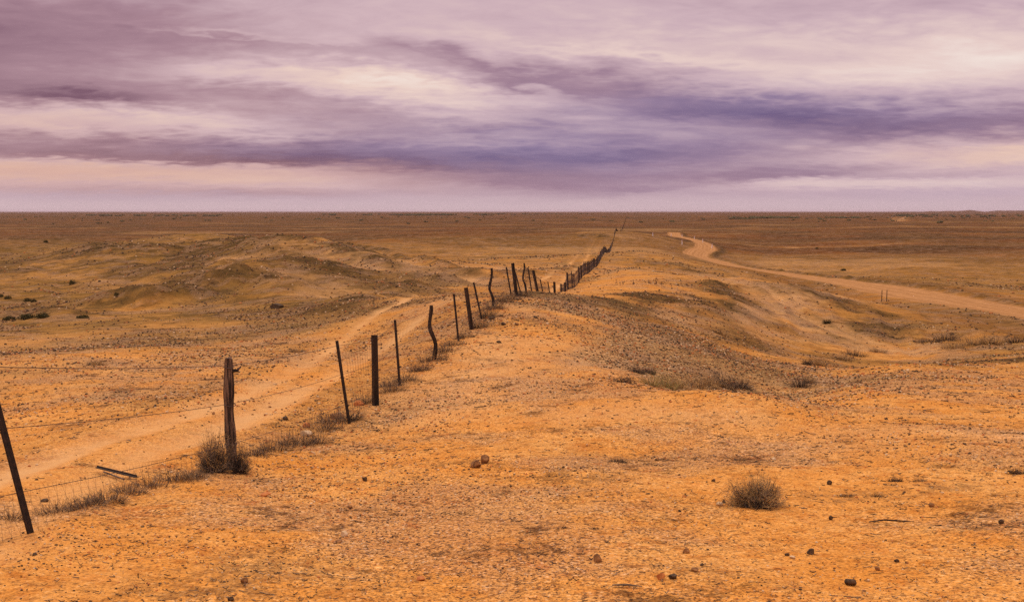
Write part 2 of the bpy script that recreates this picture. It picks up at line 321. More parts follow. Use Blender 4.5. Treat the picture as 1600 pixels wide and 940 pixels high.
WASHES = [stroke([(650, 640), (740, 590), (800, 530)], 1.5, .6), stroke([(880, 650), (1000, 640), (1120, 650)], .8, .4), stroke([(1240, 700), (1400, 670), (1560, 680)], .8, .35), stroke([(420, 380), (455, 388), (500, 403), (545, 420), (610, 428)], 2.8), stroke([(420, 422), (465, 437), (515, 452), (560, 462)], 2.6), stroke([(585, 394), (640, 412), (700, 432), (760, 440)], 2.4),
          stroke([(1185, 448), (1225, 480), (1275, 513), (1350, 540), (1440, 546)], 1.7, .9), stroke([(1200, 440), (1250, 470), (1300, 505), (1360, 535)], .9), stroke([(340, 404), (400, 400), (440, 408)], 3, .8),
          stroke([(0, 432), (100, 428), (180, 436), (330, 430)], 4, .6), stroke([(740, 418), (800, 416), (880, 412)], 3, .9), stroke([(1090, 428), (1130, 432), (1160, 436)], 1.6, .8),
          stroke([(1240, 386), (1320, 384), (1400, 380)], 8, .8), stroke([(1130, 378), (1240, 386)], 8, .5), stroke([(460, 357), (560, 356)], 20, .7), stroke([(700, 395), (820, 398)], 5, .6), stroke([(0, 352), (100, 352)], 20, .5),
          stroke([(1405, 345), (1412, 340), (1420, 337)], 12, .9), stroke([(1400, 345), (1396, 341), (1410, 337)], 10, .6), stroke([(1230, 520), (1160, 514), (1060, 500)], 1.4, .4)]
GRITTY = [stroke([(900, 752), (985, 726), (1070, 704), (1110, 700)], .55), stroke([(1000, 715), (1090, 690)], .8, .7), stroke([(300, 930), (450, 890), (620, 900)], .45, .8), stroke([(760, 505), (840, 500), (930, 520)], 1.6, .8),
          stroke([(1180, 720), (1240, 716)], .4, .8), stroke([(350, 700), (470, 705), (560, 680), (640, 620)], .5, .6), stroke([(1290, 778), (1400, 768), (1520, 758)], .22, .8), stroke([(1080, 890), (1160, 905)], .2, .7)]
def strokes(x, y, S):
    out = np.zeros(x.shape)
    for L, w, k in S:
        d = dist_line(x, y, L)[0]; out = np.maximum(out, k * np.exp(-(d / w) ** 2))
    return out
def road_masks(x, y):
    r = np.hypot(x, y); out = {}
    sel = (r > 30); d = np.full(x.shape, 1e3); sd = np.zeros(x.shape); pr = np.zeros(x.shape)
    if sel.any():
        a, b, c = dist_line(x[sel], y[sel], ROAD); d[sel] = a; sd[sel] = b; pr[sel] = c
    d[d > 50] = 1e3; out['road_d'] = d; out['road_side'] = sd; out['road_p'] = pr
    t = np.full(x.shape, 1e3)
    sel = (r < 60)
    if sel.any():
        for L in RUTS: t[sel] = np.minimum(t[sel], dist_line(x[sel], y[sel], L)[0])
    sel = (r > 48)
    if sel.any():
        for L in FAR_RUTS: t[sel] = np.minimum(t[sel], dist_line(x[sel], y[sel], L)[0])
        for L in TRACKS2: t[sel] = np.minimum(t[sel], dist_line(x[sel], y[sel], L)[0] * .5)
    out['rut'] = t; out['ridge'] = strokes(x, y, RIDGES); out['gritty'] = strokes(x, y, GRITTY); out['wash'] = strokes(x, y, WASHES)
    return out
HW = 3.6
def near_off(d): return ss(d, HW, HW + 6)
def H(x, y, masks=None):
    x = np.atleast_1d(np.asarray(x, float)); y = np.atleast_1d(np.asarray(y, float))
    m = masks or road_masks(x, y); z = h0(x, y); d = m['road_d']; near = 1 - ss(d, HW + .3, HW + 2.0)
    base = CAMZ + broad(x, y) + rough(x, y) * .25
    z = z * (1 - near) + (base + .10 - .02 * (d / HW) ** 2) * near
    w = np.exp(-((d - HW - 1.3) / .8) ** 2) * np.where(m['road_side'] > 0, .05, .55) * (m['road_side'] != 0)
    z += w * (.8 + .3 * pn(m['road_p'] / 3, d * 0, 91))
    z -= .14 * np.exp(-((d - HW - 2.9) / .9) ** 2)
    rr_ = np.hypot(x, y); z += (.75 * m['ridge'] - .55 * m['wash']) * (1 - .72 * (x > 0) * ss(x / np.maximum(y, 1), .0, .08) * (1 - ss(rr_, 80, 120))) * ss(rr_, 28, 70) * near_off(d) * (1 + .5 * pn(x / 3, y / 3, 95)) + .10 * m['ridge'] * (1 - ss(rr_, 28, 70))
    t = m['rut']; z += -.05 * np.exp(-(t / .28) ** 2) + .03 * np.exp(-((t - .48) / .16) ** 2)
    # pale bank pushed up where the fence crosses the low rise
    z += 1.6 * np.exp(-((x - RISE[0]) / 70) ** 2 - ((y - RISE[1]) / 22) ** 2)
    z += .45 * np.exp(-((y - 350) / 9) ** 2) * ss(x - FX(y), -18, -10) * (1 - ss(x - FX(y), 22, 34))
    return z
def Hs(x, y): return float(H(x, y)[0])
HH = lambda x, y: H(x, y)
def at(px, py):
    p = ground_at(px, py, HH); return Vector((p[0], p[1], Hs(p[0], p[1])))

# ------------------------------------------------------------ helpers for objects
def mesh_np(name, V, Fc, mats=(), smooth=False, mi=None):
    me = bpy.data.meshes.new(name); V = np.asarray(V, np.float32); Fc = np.asarray(Fc, np.int32)
    n, k = Fc.shape
    me.vertices.add(len(V)); me.vertices.foreach_set('co', V.ravel())
    me.loops.add(n * k); me.loops.foreach_set('vertex_index', Fc.ravel())
    me.polygons.add(n); me.polygons.foreach_set('loop_start', np.arange(n, dtype=np.int32) * k)
    me.polygons.foreach_set('use_smooth', np.full(n, smooth))
    if mi is not None: me.polygons.foreach_set('material_index', np.asarray(mi, np.int32))
    me.update(calc_edges=True)
    for m in mats: me.materials.append(m)
    return me
def link(name, me, parent=None, loc=(0, 0, 0)):
    o = bpy.data.objects.new(name, me); COL.objects.link(o); o.location = loc
    if parent: o.parent = parent
    return o
def tag(o, label=None, cat=None, group=None, kind=None):
    if label: o['label'] = label
    if cat: o['category'] = cat
    if group: o['group'] = group
    if kind: o['kind'] = kind
    return o
def empty(name, loc): o = bpy.data.objects.new(name, None); COL.objects.link(o); o.location = loc; o.empty_display_size = .2; return o
class MB:
    def __init__(s): s.v = []; s.f = []
    def tube(s, pts, rad, n=6, caps=True, jit=0, rnd=random):
        pts = [Vector(p) for p in pts]; b = len(s.v)
        if isinstance(rad, (int, float)): rad = [rad] * len(pts)
        for i, p in enumerate(pts):
            t = (pts[min(i + 1, len(pts) - 1)] - pts[max(i - 1, 0)]).normalized()
            a = Vector((0, 1, 0)) if abs(t.y) < .8 else Vector((1, 0, 0))
            u = t.cross(a).normalized(); w = t.cross(u)
            for k in range(n):
                an = 2 * math.pi * k / n; q = rad[i] * (1 + jit * (rnd.random() - .5))
                s.v.append(tuple(p + u * (math.cos(an) * q) + w * (math.sin(an) * q)))
        for i in range(len(pts) - 1):
            for k in range(n):
                k2 = (k + 1) % n; s.f.append((b + i * n + k, b + i * n + k2, b + (i + 1) * n + k2, b + (i + 1) * n + k))
        if caps and n > 2:
            s.f.append(tuple(b + k for k in range(n))[::-1]); e = b + (len(pts) - 1) * n; s.f.append(tuple(e + k for k in range(n)))
    def prism(s, prof, p0, p1, xa, ya, taper=1.0):
        b = len(s.v); n = len(prof)
        for p, k in ((p0, 1.0), (p1, taper)):
            for (x, y) in prof: s.v.append(tuple(Vector(p) + xa * (x * k) + ya * (y * k)))
        for k in range(n): s.f.append((b + k, b + (k + 1) % n, b + n + (k + 1) % n, b + n + k))
        s.f.append(tuple(b + k for k in range(n))[::-1]); s.f.append(tuple(b + n + k for k in range(n)))
    def build(s, name, mat, parent=None, loc=(0, 0, 0), smooth=False):
        me = bpy.data.meshes.new(name); me.from_pydata(s.v, [], s.f); me.materials.append(mat)
        if smooth: me.polygons.foreach_set('use_smooth', [True] * len(me.polygons))
        return link(name, me, parent, loc)

def material(name): m = bpy.data.materials.new(name); m.use_nodes = True; return m, G(m.node_tree)
def finish(g, col, rough_=.9, bump=None, bd=.01, bs=1.0, spec=.2):
    b = g.n('ShaderNodeBsdfPrincipled'); g.put(b.inputs['Base Color'], col); g.put(b.inputs['Roughness'], rough_)
    b.inputs['Specular IOR Level'].default_value = spec
    if bump is not None:
        bn = g.n('ShaderNodeBump'); bn.inputs['Distance'].default_value = bd; bn.inputs['Strength'].default_value = bs
        g.put(bn.inputs['Height'], bump); g.nt.links.new(bn.outputs[0], b.inputs['Normal'])
    o = g.n('ShaderNodeOutputMaterial'); g.nt.links.new(b.outputs[0], o.inputs[0])
def simple(name, c1, c2, scale, bd=.004, rough_=.85, stretch=(1, 1, 1), spec=.2, lo=.35, hi=.65):
    m, g = material(name); p = g.n('ShaderNodeTexCoord').outputs['Object']; p = g.vm('MULTIPLY', p, stretch)
    n = g.noise(p, scale, 5, .65)
    finish(g, g.mix(g.rng(n, lo, hi), c1, c2), rough_, n, bd, 1, spec); return m

# ------------------------------------------------------------ ground material
def ground_material():
    m, g = material('desert_ground')
    P0 = g.n('ShaderNodeNewGeometry').outputs['Position']
    za = g.n('ShaderNodeAttribute', attribute_name='zone_a'); zb = g.n('ShaderNodeAttribute', attribute_name='zone_b')
    sa = g.n('ShaderNodeSeparateColor'); g.put(sa.inputs[0], za.outputs[0]); sb = g.n('ShaderNodeSeparateColor'); g.put(sb.inputs[0], zb.outputs[0])
    brown, stony, pale = sa.outputs[0], sa.outputs[1], sa.outputs[2]
    red, green, road = sb.outputs[0], sb.outputs[1], sb.outputs[2]
    nF = g.noise(P0, 48, 2, .6); nM = g.noise(P0, 22, 3, .65); nC = g.noise(P0, 6.0, 4, .65); nL = g.noise(P0, .9, 5, .65); nX = g.noise(P0, .11, 5, .7)
    nS = g.noise(g.vm('MULTIPLY', P0, (1, 2.2, 1)), 2.6, 6, .72, .6)
    nK = g.noise(P0, .012, 6, .65)
    sand = g.mix(g.rng(nL, .3, .7), (.62, .252, .042), (.68, .335, .085))
    sand = g.mix(g.rng(nC, .45, .75), sand, (.50, .178, .028))
    c = g.mix(g.m('MULTIPLY', pale, g.rng(nL, .2, .6, .6, 1)), sand, g.mix(nM, (.56, .30, .10), (.64, .38, .16)))
    br = g.mix(g.rng(nL, .3, .7), (.235, .112, .022), (.45, .230, .055))
    br = g.mix(g.rng(nX, .35, .65), br, (.20, .105, .018))
    c = g.mix(brown, c, br)
    rd = g.mix(g.rng(nX, .35, .7), (.105, .034, .006), (.20, .074, .013))
    rd = g.mix(g.rng(nK, .44, .56, 0, .9), rd, (.055, .024, .007))
    c = g.mix(red, c, rd)
    # loose grey and dark pebbles
    stn = g.m('MULTIPLY', stony, g.rng(nC, .38, .55))
    c = g.mix(g.m('MULTIPLY', stn, .75), c, g.mix(nF, (.06, .036, .013), (.30, .175, .065)))
    nU = g.noise(P0, 1.1, 9, .86); nV = g.noise(g.vm('ADD', P0, (7.3, 3.7, 1.1)), .7, 10, .88); nW = g.noise(g.vm('ADD', P0, (1.3, 6.7, 5.1)), .35, 6, .75)
    c = g.mix(g.m('MULTIPLY', green, g.rng(nU, .40, .55, .62, 1)), c, g.mix(g.rng(nW, .42, .58), (.090, .052, .014), (.042, .025, .007)))
    scr = g.m('MULTIPLY', g.m('MAXIMUM', brown, green), g.rng(nW, .50, .57))
    c = g.mix(g.m('MULTIPLY', scr, .72), c, (.085, .050, .013))
    ln = g.n('ShaderNodeAttribute', attribute_name='lane'); cl = g.n('ShaderNodeCombineXYZ'); g.put(cl.inputs[0], ln.outputs['Fac']); g.put(cl.inputs[1], g.m('MULTIPLY', nX, 1.5))
    nR = g.noise(cl.outputs[0], 1.6, 3, .6)
    rc = g.mix(g.rng(nR, .35, .65), (.31, .150, .050), (.47, .245, .092)); rc = g.mix(g.m('MULTIPLY', g.rng(nU, .52, .62), .45), rc, (.26, .125, .045))
    c = g.mix(road, c, rc)
    notroad = g.m('SUBTRACT', 1.0, g.m('MULTIPLY', g.m('MAXIMUM', road, zb.outputs['Alpha']), .8))
    patch = g.rng(g.noise(g.vm('ADD', P0, (9.1, 4.4, 0)), .38, 4, .6), .38, .62, .55, 1.2)
    notroad = g.m('MULTIPLY', notroad, patch)
    c = g.mix(g.m('MULTIPLY', g.rng(patch, .85, 1.2), g.m('MULTIPLY', notroad, .30)), c, (.40, .235, .11))
    # grit: dark and light grains, dark crumbs of crust and litter
    nG = g.noise(g.vm('ADD', P0, (5.3, 1.7, 9.1)), 30, 2, .7); nH = g.noise(g.vm('ADD', P0, (2.3, 8.7, 4.1)), 13, 3, .7)
    c = g.mix(g.m('MULTIPLY', g.rng(nU, .54, .60), g.m('MULTIPLY', notroad, .78)), c, g.mix(1.0, c, (.22, .20, .22), 'MULTIPLY'))
    c = g.mix(g.m('MULTIPLY', g.rng(nV, .43, .37), g.m('MULTIPLY', notroad, .75)), c, g.vm('SCALE', c, 1.45))
    c = g.mix(g.m('MULTIPLY', g.rng(g.noise(g.vm('ADD', P0, (4.4, 2.2, 0)), 1.5, 5, .7, .4), .59, .65), g.m('MULTIPLY', notroad, .55)), c, g.mix(1.0, c, (.70, .46, .35), 'MULTIPLY'))
    c = g.mix(g.m('MULTIPLY', g.rng(nG, .41, .36), g.m('MULTIPLY', notroad, .70)), c, g.mix(1.0, c, (1.30, 1.75, 3.2), 'MULTIPLY'))
    c = g.mix(g.m('MULTIPLY', g.rng(nF, .55, .60), g.m('MULTIPLY', notroad, .75)), c, g.mix(1.0, c, (.17, .18, .35), 'MULTIPLY'))
    c = g.mix(g.m('MULTIPLY', g.rng(nG, .57, .62), g.m('MULTIPLY', notroad, .70)), c, g.mix(1.0, c, (.20, .24, .6), 'MULTIPLY'))
    c = g.mix(g.m('MULTIPLY', g.rng(nM, .58, .63), g.m('MULTIPLY', notroad, .60)), c, (.16, .062, .018))
    c = g.mix(g.m('MULTIPLY', g.rng(nH, .38, .28), g.m('MULTIPLY', notroad, .5)), c, (.66, .40, .19))
    c = g.mix(g.m('MULTIPLY', g.rng(nS, .58, .68), g.m('MULTIPLY', notroad, .55)), c, (.20, .085, .030))
    hgt = g.m('ADD', g.m('MULTIPLY', nM, .35), g.m('ADD', g.m('MULTIPLY', nC, 1.0), g.m('MULTIPLY', nF, .12)))
    hgt = g.m('ADD', hgt, g.m('MULTIPLY', nL, 1.2)); hgt = g.m('ADD', hgt, g.m('MULTIPLY', nX, 5.0))
    finish(g, c, .95, hgt, .05, .9, .02)
    return m
M_GROUND = ground_material()

def zones(x, y, m):
    r = np.hypot(x, y); u = x / np.maximum(y, .5)
    nz = fbm(x, y, 24, 5, 101, .6); nb = fbm(x, y, 7, 4, 111, .6); ns = fbm(x, y, 3.2, 4, 121, .6); nk = fbm(x, y, 180, 5, 131, .6)
    left = ss(-u, .02, .2); right = ss(u, .10, .22)
    mid = ss(r + 12 * nb + 12 * nz, 12, 58)
    brown = np.clip(mid * (.25 + .85 * left) + .35 * right * mid + .25 * nz * mid, 0, 1)
    brown = np.maximum(brown, ss(r, 90, 150) * (.75 + .5 * nk))
    stony = np.clip(ss(nz + .5 * nb, .02, .5) * ss(r + 8 * nb, 9, 34) * (1 - .75 * ss(r, 120, 220)), 0, 1)
    hill = ss(u, .08, .14) * (1 - ss(u, .24, .3)) * ss(r, 18, 23) * (1 - ss(r, 52, 66))
    stony = np.maximum(stony, hill * ss(nb + .3 * ns, -.35, .25) * .9)
    
    facel = ss(-u, .2, .3) * ss(r, 56, 64) * (1 - ss(r, 80, 90)); stony = np.maximum(stony, facel * ss(nb, -.25, .3))
    facer = ss(u, .28, .32) * ss(r, 48, 56) * (1 - ss(r, 66, 74)); stony = np.maximum(stony, facer * ss(nb, -.2, .35) * .9)
    pale = np.clip(ss(nb * .7 + nz * .6, .0, .6) * ss(r, 12, 20), 0, 1) * (1 - ss(r, 180, 400) * .5)
    rg_ = m['ridge'] * np.clip(.95 + 1.2 * nb + .7 * ns, 0, 1.4); stony = np.maximum(stony, np.clip(rg_, 0, 1) * (1 - ss(r, 120, 220))); ws_ = np.clip(m['wash'] * (1 + .6 * nb), 0, 1)
    wash = np.exp(-(((u - .262) - .0035 * (r - 55)) / .030) ** 2) * ss(r, 38, 46) * (1 - ss(r, 70, 80))
    pale = np.maximum(pale, wash * .9); stony = stony * (1 - .9 * wash); brown = brown * (1 - .6 * wash)
    lw = np.exp(-((u + .13 + .0022 * (r - 90)) / .035) ** 2) * ss(r, 62, 80) * (1 - ss(r, 110, 130))
    pale = np.maximum(pale, lw); brown = brown * (1 - .6 * lw)
    pale = np.maximum(pale, ws_ * .95); stony = stony * (1 - .85 * ws_); brown = brown * (1 - .55 * ws_)
    stony = np.maximum(stony, np.clip(m['gritty'] * (.8 + 1.2 * ns), 0, 1) * .8)
    lg = ss(-u, .05, .14) * ss(r, 19, 27) * (1 - ss(r, 36, 50)) * np.clip(.7 + .7 * nb, 0, 1); pale = np.maximum(pale, .75 * lg); stony = np.maximum(stony, .42 * lg); brown = brown * (1 - .35 * lg)
    t = m['rut']; rut = np.exp(-(t / .34) ** 2) * np.clip(.9 + .6 * nb, .5, 1) * (1 - .75 * ss(r, 110, 300))
    vg = ss(t, .36, .55) * (1 - ss(t, 1.0, 1.8)) * ss(r, 9, 16) * (1 - ss(r, 50, 60)); stony = np.maximum(stony, vg * .45 * np.clip(.7 + nb, 0, 1)); pale = pale * (1 - .7 * vg); brown = np.maximum(brown, .18 * vg)
    pale = np.maximum(pale, rut); brown *= 1 - rut * .85; stony *= 1 - rut
    bank = np.exp(-((y - 348) / 8) ** 2) * ss(x - FX(y), -18, -10) * (1 - ss(x - FX(y), 22, 34)); pale = np.maximum(pale, bank)
    red = ss(r, 160 + 60 * nz, 420 + 120 * nk); red = red * (1 - rut) * (1 - bank)
    far_pale = ss(nk, .25, .55) * ss(r, 150, 260) * (1 - ss(r, 900, 2400)); pale = np.maximum(pale, far_pale * .8); red = red * (1 - .7 * far_pale); brown = brown * (1 - .5 * far_pale)
    fb = fbm(x * .22, y, 70, 4, 151, .65) ; pale = np.maximum(pale, ss(fb, .22, .5) * .5 * ss(r, 170, 300) * (1 - ss(r, 1500, 4000))); red = red * (1 - .25 * ss(fb, .22, .5))
    green = ss(nz - .4 * nb, .25, .7) * ss(r, 45, 70) * (1 - ss(r, 190, 320)) * left * .9
    face2 = ss(-u, .12, .2) * ss(r, 108, 125) * (1 - ss(r, 150, 170)) * ss(nb + nz, -.4, .3); green = np.maximum(green, face2 * .8)
    green = np.maximum(green, ss(nk, .05, .4) * ss(r, 200, 400) * .35); green = np.maximum(green, ss(-fb, .2, .5) * ss(r, 170, 300) * .55)
    green = np.maximum(green * (1 - .9 * ws_), np.clip(rg_, 0, 1) * ss(r, 22, 40) * (1 - .5 * ws_)); red = red * (1 - .8 * ws_)
    d = m['road_d']; road = 1 - ss(d + .35 * nb + .2 * ns, HW - .4, HW + .25)
    berm = np.exp(-((d - HW - 2.0) / 1.5) ** 2) * (m['road_side'] != 0) * np.where(m['road_side'] > 0, 0, 1.0)
    green = np.maximum(green, berm * .95)
    verge = np.exp(-((d - HW - 4) / 4.0) ** 2); red = np.maximum(red, verge * .55 * (1 - road)); stony *= (1 - verge)
    A = np.stack([brown, stony, pale, np.ones_like(r)], 1); B = np.stack([red, green, road, rut], 1)
    return np.clip(A, 0, 1), np.clip(B, 0, 1)

def build_ground():
    fine = np.radians(np.arange(-30.5, 30.5001, .06))
    side = np.radians(np.concatenate([np.arange(31, 45, .5), np.arange(45, 180, 3)]))
    ths = np.concatenate([-side[::-1], fine, side]); nc = len(ths)
    rs = [.5, 1.2, 2.0, 2.8, 3.4]; r = 3.8
    while r < 60000:
        rs.append(r); r *= 1.0052 if r < 45 else 1.0065 if r < 420 else 1.02
    rs = np.array(rs); nr = len(rs)
    R, T = np.meshgrid(rs, ths, indexing='ij'); x = (R * np.sin(T)).ravel(); y = (R * np.cos(T)).ravel()
    m = road_masks(x, y); z = H(x, y, m); A, B = zones(x, y, m)
    V = np.stack([x, y, z], 1)
    i = np.arange(nr - 1)[:, None] * nc; j = np.arange(nc)[None, :]; j2 = (j + 1) % nc
    Fc = np.stack([i + j, i + j2, i + nc + j2, i + nc + j], -1).reshape(-1, 4)[:, ::-1]
    ctr = np.stack([np.full(nc, nr * nc), np.arange(nc), (np.arange(nc) + 1) % nc], 1)   # close the middle
    fr = m['road_d'][Fc].mean(1) < HW + .2
    ft = (m['rut'][Fc].mean(1) < .55) & ~fr
    for name, sel, lab in (('ground', ~fr & ~ft, None), ('road', fr, None), ('dirt_track', ft, None)):
        fc = Fc[sel]; used = np.unique(fc); rem = np.full(len(V), -1, np.int64); rem[used] = np.arange(len(used))
        me = mesh_np(name, V[used], rem[fc], [M_GROUND], True)
        for an, arr in (('zone_a', A), ('zone_b', B)):
            at_ = me.attributes.new(an, 'FLOAT_COLOR', 'POINT'); at_.data.foreach_set('color', arr[used].astype(np.float32).ravel())
        la = me.attributes.new('lane', 'FLOAT', 'POINT'); la.data.foreach_set('value', (np.minimum(m['road_d'], 50) * m['road_side'])[used].astype(np.float32))
        o = link(name, me); tag(o, kind='structure')
build_ground()

# ------------------------------------------------------------ materials for things
M_STEEL = simple('dark_steel', (.018, .013, .010), (.040, .024, .016), 30, .002, .75)
M_TIMBER_DARK = simple('weathered_dark_timber', (.016, .011, .008), (.050, .030, .018), 14, .006, .9, (1, 1, .12))
M_TIMBER = simple('grey_brown_timber', (.022, .015, .011), (.21, .130, .078), 16, .014, .9, (1.6, 1.6, .10), lo=.42, hi=.62)
M_WIRE = simple('rusty_wire', (.05, .032, .022), (.12, .075, .05), 20, .0005, .7)
M_NET = simple('grey_wire_netting', (.06, .042, .032), (.14, .10, .08), 20, .0005, .7)
M_TWIG = simple('grey_dry_twigs', (.075, .052, .034), (.26, .185, .115), 9, .001)
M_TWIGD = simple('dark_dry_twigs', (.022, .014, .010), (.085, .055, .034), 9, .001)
M_STRAW = simple('straw_grass', (.26, .15, .050), (.58, .36, .13), 9, .001)
M_GREENG = simple('green_yellow_grass', (.12, .12, .03), (.34, .28, .08), 9, .001)
M_BUSH = simple('dark_green_leaves', (.035, .032, .010), (.12, .095, .030), 9, .001)
M_ROCKD = simple('dark_rock', (.028, .017, .009), (.11, .062, .027), 26, .004)
M_ROCKB = simple('brown_rock', (.13, .056, .018), (.32, .15, .048), 24, .004)
M_ROCKO = simple('orange_rock', (.34, .10, .025), (.55, .21, .055), 24, .004)
M_ROCKP = simple('pale_rock', (.44, .28, .13), (.66, .48, .27), 24, .004)
M_WHITE = simple('white_paint', (.70, .62, .56), (.82, .76, .70), 8, .001)
M_RED = simple('red_reflector', (.45, .03, .02), (.55, .05, .03), 8, .001)

# ------------------------------------------------------------ the fence
rnd = random.Random(4)
fence = tag(empty('wire_fence', (FX(12), 12, Hs(FX(12), 12))), 'long wire netting fence of dark leaning posts running away across the plain to the horizon', 'fence')
FO = fence.location
def fpost(kind, bpx, bpy_, tpx, tpy, w, Y=None, label=None):
    """kind, base pixel, top pixel, width in metres"""
    if Y is None:
        r = ray(bpx, bpy_); Y = 4.03 / (.1157 - r[0] / r[1])
    x = FX(Y); zg = Hs(x, Y); rt = ray(tpx, tpy)
    top = Vector((rt[0] / rt[1] * Y, Y, CAMZ + rt[2] / rt[1] * Y))
    base = Vector((x, Y, zg - .12)); b = base - FO; t = top - FO; ax = (t - b).normalized(); L = (t - b).length
    X = Vector((1, 0, 0)); X = (X - ax * X.dot(ax)).normalized(); Yv = ax.cross(X); mb = MB(); cap = None
    if kind == 'star_picket':
        h = w / 2; th = .004 + w * .06
        prof = [(-h, h * .55), (-h + th, h * .75), (0, h * .22), (h - th, h * .75), (h, h * .55), (th, -h * .05), (th, -h), (-th, -h), (-th, -h * .05)]
        mb.prism(prof[::-1], b, t, X, Yv); o = mb.build(kind, M_STEEL, fence)
    elif kind == 'steel_post':
        h = w / 2; c = h * .25; prof = [(-h, -h * .6), (h, -h * .6), (h, h * .6), (h - c, h * .6), (h - c, -h * .35), (-h + c, -h * .35), (-h + c, h * .6), (-h, h * .6)]
        mb.prism(prof, b, t, X, Yv, .93); o = mb.build(kind, M_TIMBER_DARK, fence)
    else:
        n = 14; pts = []; rad = []
        bend = w * (.25 if kind == 'timber_post' else 1.1); ph = rnd.random() * 6
        for i in range(n + 1):
            k = i / n; off = X * ((math.sin(k * 5.2 + ph) if kind == 'timber_post' else math.sin(k * 6.283 + (.0 if label else ph * .3))) * bend * (1 - abs(2 * k - 1)) * (1 if kind != 'timber_post' else .5))
            pts.append(b + ax * (L * k) + off); rad.append(w / 2 * (1.12 - .22 * k) * (1 + .10 * math.sin(k * 17 + ph)))
        mb.tube(pts, rad, 18, True, .05, rnd); gro = [rnd.choice((1, 1, .97, .82, 1.04, 1)) for _ in range(18)]; tops = [rnd.uniform(-.9, .5) for _ in range(18)]
        for i in range(n + 1):
            for k2 in range(18):
                v = Vector(mb.v[i * 18 + k2]); v = pts[i] + (v - pts[i]) * (gro[(k2 + (i // 5)) % 18] * (1 if i < n else .9))
                if i == n: v = v + ax * (tops[k2] * w * .28)
                mb.v[i * 18 + k2] = tuple(v)
        o = mb.build(kind, M_TIMBER if label and 'thick' in label else M_TIMBER_DARK, fence, smooth=False)
        if label and 'thick' in label:
            s = MB(); q = b + ax * (L * .90)
            s.tube([q + X * .03, q + X * .085 + ax * .005, q + X * .125 + ax * .045], [.022, .016, .006], 7)
            s.tube([q + X * .075, q + X * .115 - ax * .012], [.012, .005], 6); k_ = s.build('branch_stub', M_TIMBER, o)
            for fr_ in (.30, .62, .93):
                s = MB(); q = b + ax * (L * fr_); rr = w / 2 * (1.12 - .22 * fr_) + .006
                s.tube([q + X * (rr * math.cos(a_)) + Yv * (rr * math.sin(a_)) + ax * (.006 * math.sin(a_ * 2)) for a_ in [i * math.pi / 7 for i in range(15)]], .0045, 4)
                s.build('wire_tie', M_WIRE, o)
    if label: o['label'] = label
    return Y, base + FO * 0, top
posts = []
FP = [('star_picket', 52, 830, -26, 556, .048, 'long leaning steel picket cut off by the left edge'),
      ('timber_post', 362, 737, 357, 560, .105, 'thick cracked brown timber post with a branch stub'),
      ('star_picket', 547, 663, 526, 532, .046, 'thin leaning picket between the thick timber and the wide square post'),
      ('steel_post', 587, 633, 585, 523, .105, 'wide upright flat-faced dark post'),
      ('star_picket', 625, 598, 617, 500, .046, None),
      ('crooked_post', 678, 563, 674, 477, .085, 'crooked wavy bush timber post'),
      ('star_picket', 717, 533, 709, 459, .05, None),
      ('steel_post', 738, 518, 728, 449, .11, None),
      ('star_picket', 754, 505, 740, 441, .05, None),
      ('crooked_post', 770, 478, 768, 419, .08, None),
      ('star_picket', 800, 464, 791, 417, .055, None),
      ('steel_post', 808, 464, 801, 411, .13, 'tallest wide post on the crest of the rise'),
      ('star_picket', 816, 465, 805, 425, .05, None),
      ('crooked_post', 821, 458, 819, 411, .075, None),
      ('star_picket', 832, 455, 825, 418, .055, None),
      ('steel_post', 842, 456, 833, 422, .13, None),
      ('star_picket', 850, 456, 844, 436, .055, None),
      ('star_picket', 860, 456, 856, 440, .055, None),
      ('steel_post', 867, 456, 866, 440, .14, None),
      ('star_picket', 877, 455, 876.5, 443, .08, None),
      ('steel_post', 883, 454, 882.5, 441, .15, None)]
lastY = 0
for k, bx, by, tx, ty, w, lab in FP:
    r = ray(bx, by); Y = 4.03 / (.1157 - r[0] / r[1]); Y = max(Y, lastY + .8); lastY = Y
    Yv, b_, t_ = fpost(k, bx, by, tx, ty, w, Y, lab); posts.append((Y, t_.x, t_.z, b_.z))
Y = 68; i = 0
nfar = 0
while Y < 1500 and nfar < 74:
    x = FX(Y) + .05 * rnd.uniform(-1, 1); z = Hs(x, Y); hgt = 1.25 + rnd.uniform(-.12, .12)
    dx = -.05 * rnd.random() * hgt - .02; kind = ('steel_post', 'star_picket', 'star_picket', 'crooked_post')[i % 4] if Y < 130 else 'steel_post'
    w = (.125 if kind != 'star_picket' else .06) * max(1, Y / 260) ** .5; mb = MB(); b = Vector((x, Y, z - .1)) - FO; t = Vector((x + dx, Y, z + hgt)) - FO
    if kind == 'crooked_post':
        mid = (b + t) / 2 + Vector((.05, 0, 0)); mb.tube([b, mid, t], [w * .5, w * .45, w * .4], 6)
    else: mb.prism([(-w / 2, -w / 3), (w / 2, -w / 3), (w / 2, w / 3), (-w / 2, w / 3)], b, t, Vector((1, 0, 0)), Vector((0, 1, 0)))
    mb.build(kind, M_TIMBER_DARK if kind != 'star_picket' else M_STEEL, fence)
    posts.append((Y, x + dx, z + hgt, z)); i += 1; nfar += 1
    Y += 4.6 + rnd.uniform(-1, 1) if Y < 140 else 8.5 + rnd.uniform(-1, 1) if Y < 220 else 14 if Y < 420 else 45
Yend = Y
mb = MB()
while Y < 4200:
    x = FX(Y); z = Hs(x, Y); mb.prism([(-.16, -.1), (.16, -.1), (.16, .1), (-.16, .1)], Vector((x, Y, z - .1)) - FO, Vector((x, Y, z + 1.35)) - FO, Vector((1, 0, 0)), Vector((0, 1, 0))); Y += 22
tag(mb.build('distant_posts', M_STEEL, fence), kind='stuff')

